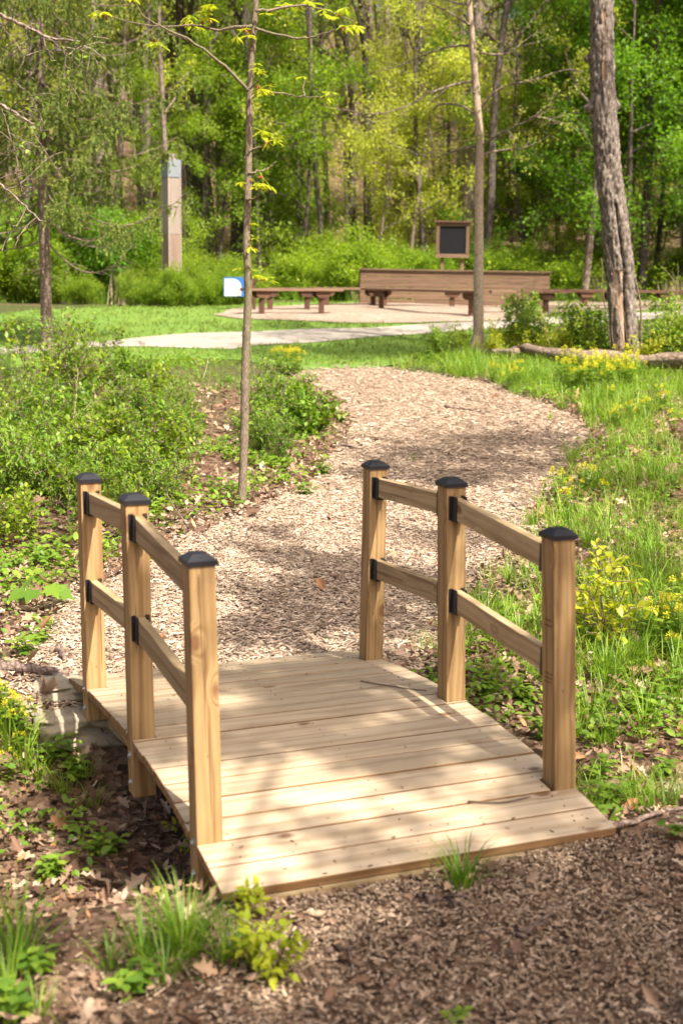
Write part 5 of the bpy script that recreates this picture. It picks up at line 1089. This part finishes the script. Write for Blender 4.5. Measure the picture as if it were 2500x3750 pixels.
def weeds():
    rng = np.random.default_rng(24); g = Geo()
    n = 10500; x, y = wedge(n, 3.1, 21, rng, .3, .29); bx, by = to_bridge(x, y); ins = in_poly(x, y, CHIPP); nz = near_noise(x, y, 1.0, 15.0); d, _, _ = poly_dist(x, y, CHIPP)
    k = ~ins & ~under_bridge(x, y, .1) & (rng.random(n) < np.clip(np.where(y < 4.6, .0, np.where((y > 7) & (y < 10.4) & (x < -.8), .7, .25))+nz*np.where(y < 4.6, .6, 1.7), 0, 1)) & ~in_poly(x, y, LAWN) & ~((x > -.4) & (by < -1.2)) & ~((by > 1.0) & (d < .25) & (rng.random(n) < .7))
    x, y = x[k], y[k]; m = len(x); per = 9; s = rng.uniform(.035, .075, m)*np.clip(y/7, .55, 1)
    X = np.repeat(x, per)+rng.normal(0, .045, m*per); Y = np.repeat(y, per)+rng.normal(0, .06, m*per); S = np.repeat(s, per)*rng.uniform(.6, 1.2, m*per)
    dr = rdir(m*per, rng, .35); nr = np.stack([rng.normal(0, .35, m*per), rng.normal(0, .35, m*per), np.ones(m*per)], 1)
    g.tile(LEAF6, np.stack([X, Y, ground_z(X, Y)+rng.random(m*per)*.09+.01], 1), frames(dr, nr, S), 0, np.clip(np.repeat(rng.random(m), per)*.6+rng.random(m*per)*.4, 0, 1))
    tag(g.build('ground_weeds', [M['weed']]), 'small leafy weeds covering the ground beside the trail', None, None, 'stuff')
weeds()
def forest_floor():
    rng = np.random.default_rng(25); g = Geo(); n = 26000; x, y = wedge(n, 33.5, 62, rng, .0, .28); s = rng.uniform(.06, .13, n)
    z = ground_z(x, y)+rng.random(n)**1.5*1.1; g.tile(LEAF4, np.stack([x, y, z], 1), frames(rdir(n, rng, .5), np.stack([rng.normal(0, .5, n), rng.normal(0, .5, n), np.ones(n)], 1), s), 0)
    tag(g.build('undergrowth', [M['tree_mid']]), 'low green undergrowth on the floor of the wood', None, None, 'stuff')
forest_floor()
# ------------------------------------------------------------------ single plants one can pick out
def clump(x, y, h, n, seed, label, group='grass tufts beside the bridge and trail'):
    rng = np.random.default_rng(seed); g = Geo(); a = rng.uniform(0, 6.28, n); f = np.abs(rng.normal(0, .38, n)); H = h*rng.uniform(.5, 1.15, n)
    d = np.stack([f*np.cos(a), f*np.sin(a), np.ones(n)], 1); nr = np.stack([np.cos(a), np.sin(a), -f], 1); r0 = rng.uniform(0, .16*h+.01, n)
    g.tile(BLADE, np.stack([r0*np.cos(a), r0*np.sin(a), np.full(n, -.01)], 1), frames(d, nr, np.stack([np.full(n, .0045+.008*h), H, H*rng.uniform(.5, 3, n)], 1)), 0, np.clip(rng.random(n)*.9, 0, 1))
    o = g.build('grass_tuft', [M['grass']]); o.location = (x, y, GZ(x, y)); tag(o, label, 'grass tuft', group)
def place_words(x, y):
    bx, by = to_bridge(x, y)
    if by < -1.2: return 'in front of the near end of the bridge' if bx > -.75 else 'in the leafy foreground left of the bridge'
    if bx > W2 and by < 1.4: return 'right beside the right hand rail posts'
    if bx < -W2 and by < 1.4: return 'in the ditch left of the bridge'
    if x > 1.2: return 'along the right edge of the trail'
    return 'on the wood chips of the trail'
for i, (x, y, h, n) in enumerate(D['clumps']):
    if i == 0: lb = 'small bright grass tuft against the front edge of the deck'
    elif i == 1: lb = 'largest blurred grass tuft in the lower left foreground'
    else: lb = '%s grass tuft %s' % ('tall' if h > .22 else 'low' if h < .13 else 'middling', place_words(x, y))
    clump(x, y, h, n, 100+i, lb)
re_ = np.random.default_rng(61)
vx, vy = wedge(400, 6.0, 17, re_, .3, .27); vb, _ = to_bridge(vx, vy)
vk = (vx > 1.0) & ~in_poly(vx, vy, CHIPP) & (vb > W2+.25)
for i, (x, y) in enumerate(list(zip(vx[vk], vy[vk]))[:46]):
    hh = float(re_.uniform(.16, .34)); clump(float(x), float(y), hh, int(re_.integers(25, 60)), 700+i, '%s grass tuft in the right verge%s' % ('tall arching' if hh > .25 else 'short bushy', ', near the bridge' if y < 8.5 else ', beyond the bridge' if y < 12 else ', towards the log'))
def weed_plant(x, y, s, seed, label):
    rng = np.random.default_rng(seed); root = tag(empty('leafy_weed', (x, y, GZ(x, y))), label, 'plant', 'leafy weeds beside the bridge')
    st = Geo(); g = Geo(); P, Dd = [], []
    for k in range(4):
        a = rng.uniform(0, 6.28); q = wander((0, 0, -.01), (.5*math.cos(a), .5*math.sin(a), 1), s*rng.uniform(.6, 1), 6, .1, 0, rng); st.tube(q, np.linspace(.003, .0012, 7), 4)
        for j in range(1, 7):
            for sg in (-1, 1): P.append(q[j]); aa = a+sg*1.4+j*1.3; Dd.append((math.cos(aa), math.sin(aa), .15))
    P = np.array(P); Dd = np.array(Dd); n = len(P); g.tile(LONGLEAF, P, frames(Dd, np.tile([0, 0, 1.], (n, 1))+rng.normal(0, .2, (n, 3)), np.stack([np.full(n, .09)*1.0, np.full(n, .065)*rng.uniform(.7, 1.2, n), np.full(n, .07)], 1)*(s/.14)**.5), 0)
    st.build('stem', [M['weed']], root); g.build('leaves', [M['weed']], root)
for i, (x, y, s) in enumerate(D['weeds']):
    if y < 3.95 and i % 2: continue
    weed_plant(x, y, s*(.7 if y < 4.8 else 1), 200+i, 'narrow leaved green weed %s' % place_words(x, y))
def lime_plant(x, y, s, seed, label, leaf=.055, stems=5, name='lime_seedling'):
    rng = np.random.default_rng(seed); root = tag(empty(name, (x, y, GZ(x, y))), label, 'plant'); st = Geo(); an = []
    for k in range(stems):
        a = rng.uniform(0, 6.28); grow((.01*math.cos(a), .01*math.sin(a), -.02), (.45*math.cos(a), .45*math.sin(a), 1), s*rng.uniform(.7, 1.05), .0045, 0, dict(n=[6, 4], wob=[.08, .12], up=[.02, -.02], sides=[5, 3], nb=[6], t0=[.2], ang=[(50, 85)], len=[.5], leaf_from=0), st, an, rng)
    an = [q for q in an if q[0][2] > .15*s]; g = Geo(); leaves_on(an, 2, leaf, .006, LEAF6, g, rng, up=.85, droop=.1)
    st.build('stem', [M['twigs']], root); g.build('leaves', [M['lime']], root)
L_ = D['lime']
lime_plant(*L_[0], 301, 'bright yellow green shrub seedling right behind the nearest right hand post', .062, 6)
lime_plant(*L_[1], 302, 'small yellow leaved seedling in the foreground below the left end of the deck', .04, 4)
lime_plant(*L_[2], 303, 'tiny yellow seedling touching the near left corner of the deck', .035, 2)
lime_plant(*L_[3], 304, 'thin leafy sprig at the foot of the nearest left post', .028, 2)
def maple(x, y, s, label):
    rng = np.random.default_rng(9); root = tag(empty('maple_seedling', (x, y, GZ(x, y))), label, 'plant'); st = Geo(); g = Geo()
    tpl = (np.array([(0, 0, 0), (.35, -.1, 0), (.28, .12, .02), (.62, .3, .0), (.35, .38, .03), (.42, .62, .0), (.2, .6, .03), (0, 1, -.05), (-.2, .6, .03), (-.42, .62, .0), (-.35, .38, .03), (-.62, .3, 0), (-.28, .12, .02), (-.35, -.1, 0), (0, .4, -.03)]),
           [(i, i+1, 14) for i in range(13)]+[(13, 0, 14)])
    for k in range(6):
        a = k*1.05+.3; e = np.array([math.cos(a)*.09, math.sin(a)*.09-.02, s*(.55+.1*(k % 3))]); st.tube(smooth_poly([(0, 0, 0), e*.5+(0, 0, .04), e], 8), [.002]*8, 4)
        g.tile(tpl, e[None, :], frames(np.array([[math.cos(a), math.sin(a)-.3, -.55]]), np.array([[0, -.5, 1.]]), np.array([.13])), 0)
    st.build('stem', [M['twigs']], root); g.build('leaves', [M['weed']], root)
maple(L_[4][0], L_[4][1], .2, 'maple seedling with broad light leaves left of the far left post')
# yellow flowering mustard: one built, the rest copied
def mustard(seed):
    rng = np.random.default_rng(seed); root = empty('yellow_wildflower'); st = Geo(); fl = Geo(); lv = Geo()
    for k in range(4):
        a = rng.uniform(0, 6.28); q = wander((0, 0, -.01), (.28*math.cos(a), .28*math.sin(a), 1), rng.uniform(.7, 1.0), 8, .05, .02, rng); st.tube(q, np.linspace(.010, .005, 9), 4)
        n = 42; aa = rng.uniform(0, 6.28, n); t = rng.random(n); c = q[-1]; rr = .06*(1-t*.5)*rng.uniform(.3, 1.1, n)
        loc = c+np.stack([rr*np.cos(aa), rr*np.sin(aa), (t-.7)*.14], 1); dr = np.stack([np.cos(aa), np.sin(aa), .5+0*aa], 1)
        fl.tile(LEAF4, loc, frames(dr, np.tile([0, 0, 1.], (n, 1))+rng.normal(0, .3, (n, 3)), np.stack([np.full(n, .05), np.full(n, .038), np.full(n, .038)], 1)), 0)
        n = 9; idx = rng.integers(1, 7, n); aa = rng.uniform(0, 6.28, n); lv.tile(LONGLEAF, q[idx], frames(np.stack([np.cos(aa), np.sin(aa), .3+0*aa], 1), np.tile([0, 0, 1.], (n, 1)), np.stack([np.full(n, .30), np.full(n, .22), np.full(n, .2)], 1)), 0)
    st.build('stem', [M['weed']], root); fl.build('flower_head', [M['yellow']], root)['kind'] = 'stuff'; lv.build('leaves', [M['weed']], root); return root
mp = [mustard(1), mustard(2)]
for i, (x, y, s) in enumerate(D['flowers']):
    o = mp[i] if i < 2 else copy_tree(mp[i % 2])
    s = s*(.75 if x < 0 and y < 9 else 1)
    o.location = (x, y, GZ(x, y)); o.scale = (s, s, s); o.rotation_euler = (0, 0, i*2.4)
    wh = ('before the long log and the rough trunk' if y > 16 and x > 2 and i % 2 else 'thick patch below the rough trunk' if y > 16 and x > 2 else 'verge between grass tuft and log' if y > 12 and x > 2 else 'right trail edge by the big grass tuft' if y > 8.5 and x > 1 else 'right of the yellow green seedling' if x > 1 else 'left of the bridge ditch' if y < 9 else 'left end of the lawn behind the sapling')
    tag(o, 'yellow mustard plant, %s' % wh, 'wildflower', 'yellow wildflowers')
# sticks, pine cone
for i, (a, b, r) in enumerate(D['sticks']):
    rng = np.random.default_rng(400+i); za, zb = GZ(*a)+r+.012, GZ(*b)+r+.012; p = np.linspace((a[0], a[1], za), (b[0], b[1], zb), 9); O = p[0].copy(); p[1:-1] += rng.normal(0, .012, (7, 3))*[1, 1, .3]
    g = Geo(); g.tube(p-O, np.linspace(r, r*.6, 9), 8, 0, .4)
    if r < .02: g.tube([p[5]-O, p[5]-O+rng.normal(0, .05, 3)+(0, 0, .02)], [r*.6, r*.3], 5, 0, .4)
    o = g.build('fallen_stick', [M['bark_spruce']]); o.location = O
    tag(o, '%s brown stick lying %s' % ('thick' if r > .018 else 'thin' if r > .008 else 'very thin', place_words(*a)), 'stick', 'sticks lying about the trail')
g = Geo(); n = 60; t = np.linspace(0, 1, n); a = t*n*2.4; rr = .024*np.sin(np.clip(t*PI*.9+.2, 0, PI))
g.tube([(0, 0, 0), (0, .02, 0), (0, .05, 0), (0, .075, 0)], [.008, .02, .017, .004], 10)
g.tile(LEAF4, np.stack([rr*np.cos(a)*.8, t*.075, rr*np.sin(a)*.8], 1), frames(np.stack([np.cos(a), .9+0*a, np.sin(a)], 1), np.stack([np.cos(a), 0*a-1, np.sin(a)], 1), np.full(n, .018)), 0)
o = g.build('pine_cone', [M['budred']]); o.location = (-1.165, 8.7, GZ(-1.165, 8.7)+.035); tag(o, 'small brown pine cone lying on the chips behind the left rail', 'pine cone')
# sticks on the deck
for (pa, pb, lb) in (((.42, .38), (.62, .12), 'thin dark twig lying on the far right of the deck'), ((.28, -.92), (.52, -.95), 'thin curved twig lying on the near planks of the deck')):
    P_ = [Vector((x, y, zdeck(y)+.006)) for x, y in (pa, ((pa[0]+pb[0])/2, (pa[1]+pb[1])/2-.025), pb)]
    Mw = Matrix.Translation((BX, BY, BZ)) @ Matrix.Rotation(BA, 4, 'Z'); q = np.array([tuple(Mw @ p) for p in P_]); q = smooth_poly(q, 10); g = Geo(); g.tube(q-q[0], np.linspace(.0035, .002, 10), 6, 0, .1)
    o = g.build('twig', [M['twigs']]); o.location = q[0]; tag(o, lb, 'twig')
# dead stems poking from the thicket
rng = np.random.default_rng(77); 
for i, (x, y, h) in enumerate([(-1.55, 14.0, .9), (-1.2, 13.5, 1.0), (-1.0, 15.2, .9), (-2.6, 12.6, .7), (-1.9, 9.3, .35), (-1.1, 9.6, .3), (-1.75, 12.0, .8), (1.55, 5.9, .4), (4.9, 19.4, 1.5), (5.3, 19.8, 1.4), (3.2, 20.6, .9)]):
    g = Geo(); an = []; grow((0, 0, -.02), (rng.normal(0, .25), rng.normal(0, .15), 1), h, .007, 0, dict(n=[8, 5], wob=[.1, .12], up=[-.01, .02], sides=[5, 3], nb=[3], t0=[.4], ang=[(20, 50)], len=[.4], leaf_from=1), g, an, rng)
    o = g.build('dead_stem', [M['straw' if i % 3 == 0 else 'twigs']]); o.location = (x, y, GZ(x, y)); tag(o, 'thin bare stem rising %s' % ('from the thicket left of the trail' if x < 0 else 'near the right hand shrubs'), 'stem', 'bare stems among the shrubs')
# ------------------------------------------------------------------ trees round the viewpoint: unseen, their boughs placed to cast chosen shade on bridge and trail
def shade_tree(name, base, H, clumps, seed, label):
    rng = np.random.default_rng(seed); bz = GZ(*base); root = tag(empty(name, (base[0], base[1], bz)), label, 'tree', 'shade trees beside and behind the viewpoint')
    O = np.array([base[0], base[1], bz]); g = Geo(); c = Geo(); tr = wander((0, 0, -.1), (0, 0, 1), H, 30, .02, .01, rng); g.tube(tr, np.linspace(.2, .05, 31), 12)
    for (p, r, dn) in clumps:
        q = np.array(p)-O; zt = min(H*.92, max(2.5, q[2]-.28*np.hypot(q[0], q[1])-.4)); k = int(np.argmin(abs(tr[:, 2]-zt))); m = (tr[k]+q)/2+np.array([0, 0, .25])
        b = smooth_poly([tr[k], m, q], 14); g.tube(b, np.linspace(.022, .006, 14), 6); an = []
        for j in range(int(15*r/.4*dn)+5):
            d = rdir(1, rng, .35)[0]; grow(q+rng.normal(0, r*.15, 3), d, r*rng.uniform(.7, 1.15), .008, 0, dict(n=[5, 3], wob=[.15, .2], up=[0, 0], sides=[4, 3], nb=[4], t0=[.2], ang=[(30, 70)], len=[.45], leaf_from=0), g, an, rng)
        leaves_on(an, max(1, int(round(2.2*dn))), .10, .05, LEAF4, c, rng, up=.8)
    g.build('trunk', [M['bark_grey']], root); c.build('crown', [M['tree_mid']], root)
sv = np.array(SUN/SUN.z); groups = {0: [], 1: [], 2: []}
rs = np.random.default_rng(6)
for i, (x, y, r, dn) in enumerate(D['shade']):
    hgt = rs.uniform(7.2, 9.5) if y < 9 else rs.uniform(10.0, 12.0); p = np.array([x, y, float(ground_z(x, y))])+sv*hgt
    groups[0 if p[0] < 3.2 and y < 9 else 1 if y < 9 else 2].append((p, r*1.05, dn))
shade_tree('shade_tree', (1.6, -5.2), 12.5, groups[0], 1, 'leafy shade tree behind the viewpoint whose boughs dapple the bridge')
shade_tree('shade_tree', (7.4, -4.0), 12.5, groups[1], 2, 'leafy shade tree right of the viewpoint whose boughs dapple the near trail')
shade_tree('shade_tree', (9.2, 3.6), 14.0, groups[2], 3, 'leafy shade tree beyond the right edge whose boughs shade the trail bend')
print('objects', len(bpy.data.objects), 'tris', sum(sum(len(p.vertices)-2 for p in me.polygons) for me in bpy.data.meshes if len(me.polygons) < 200000))

# give each look-alike its own label by its place among its fellows, seen from the bridge's near end
words = 'first second third fourth fifth sixth seventh eighth ninth tenth eleventh twelfth'.split()
bylab = {}
for o in bpy.data.objects:
    if o.parent is None and 'label' in o: bylab.setdefault(o['label'], []).append(o)
def angle(o): return o.location.x/max(1.0, o.location.y)
for lb, os_ in bylab.items():
    n = len(os_)
    if n < 2: continue
    os_.sort(key=angle); wl_ = len(lb.split())
    for i, o in enumerate(os_):
        if n == 2: t = ', the %s one' % ('left' if i == 0 else 'right')
        elif i < (n+1)//2 and i < 12: t = ', %s from the left' % words[i] if i else ', the leftmost'
        elif n-1-i < 12: t = ', %s from the right' % words[n-1-i] if i < n-1 else ', the rightmost'
        else: t = ''
        if len((lb+t).split()) <= 16: o['label'] = lb+t
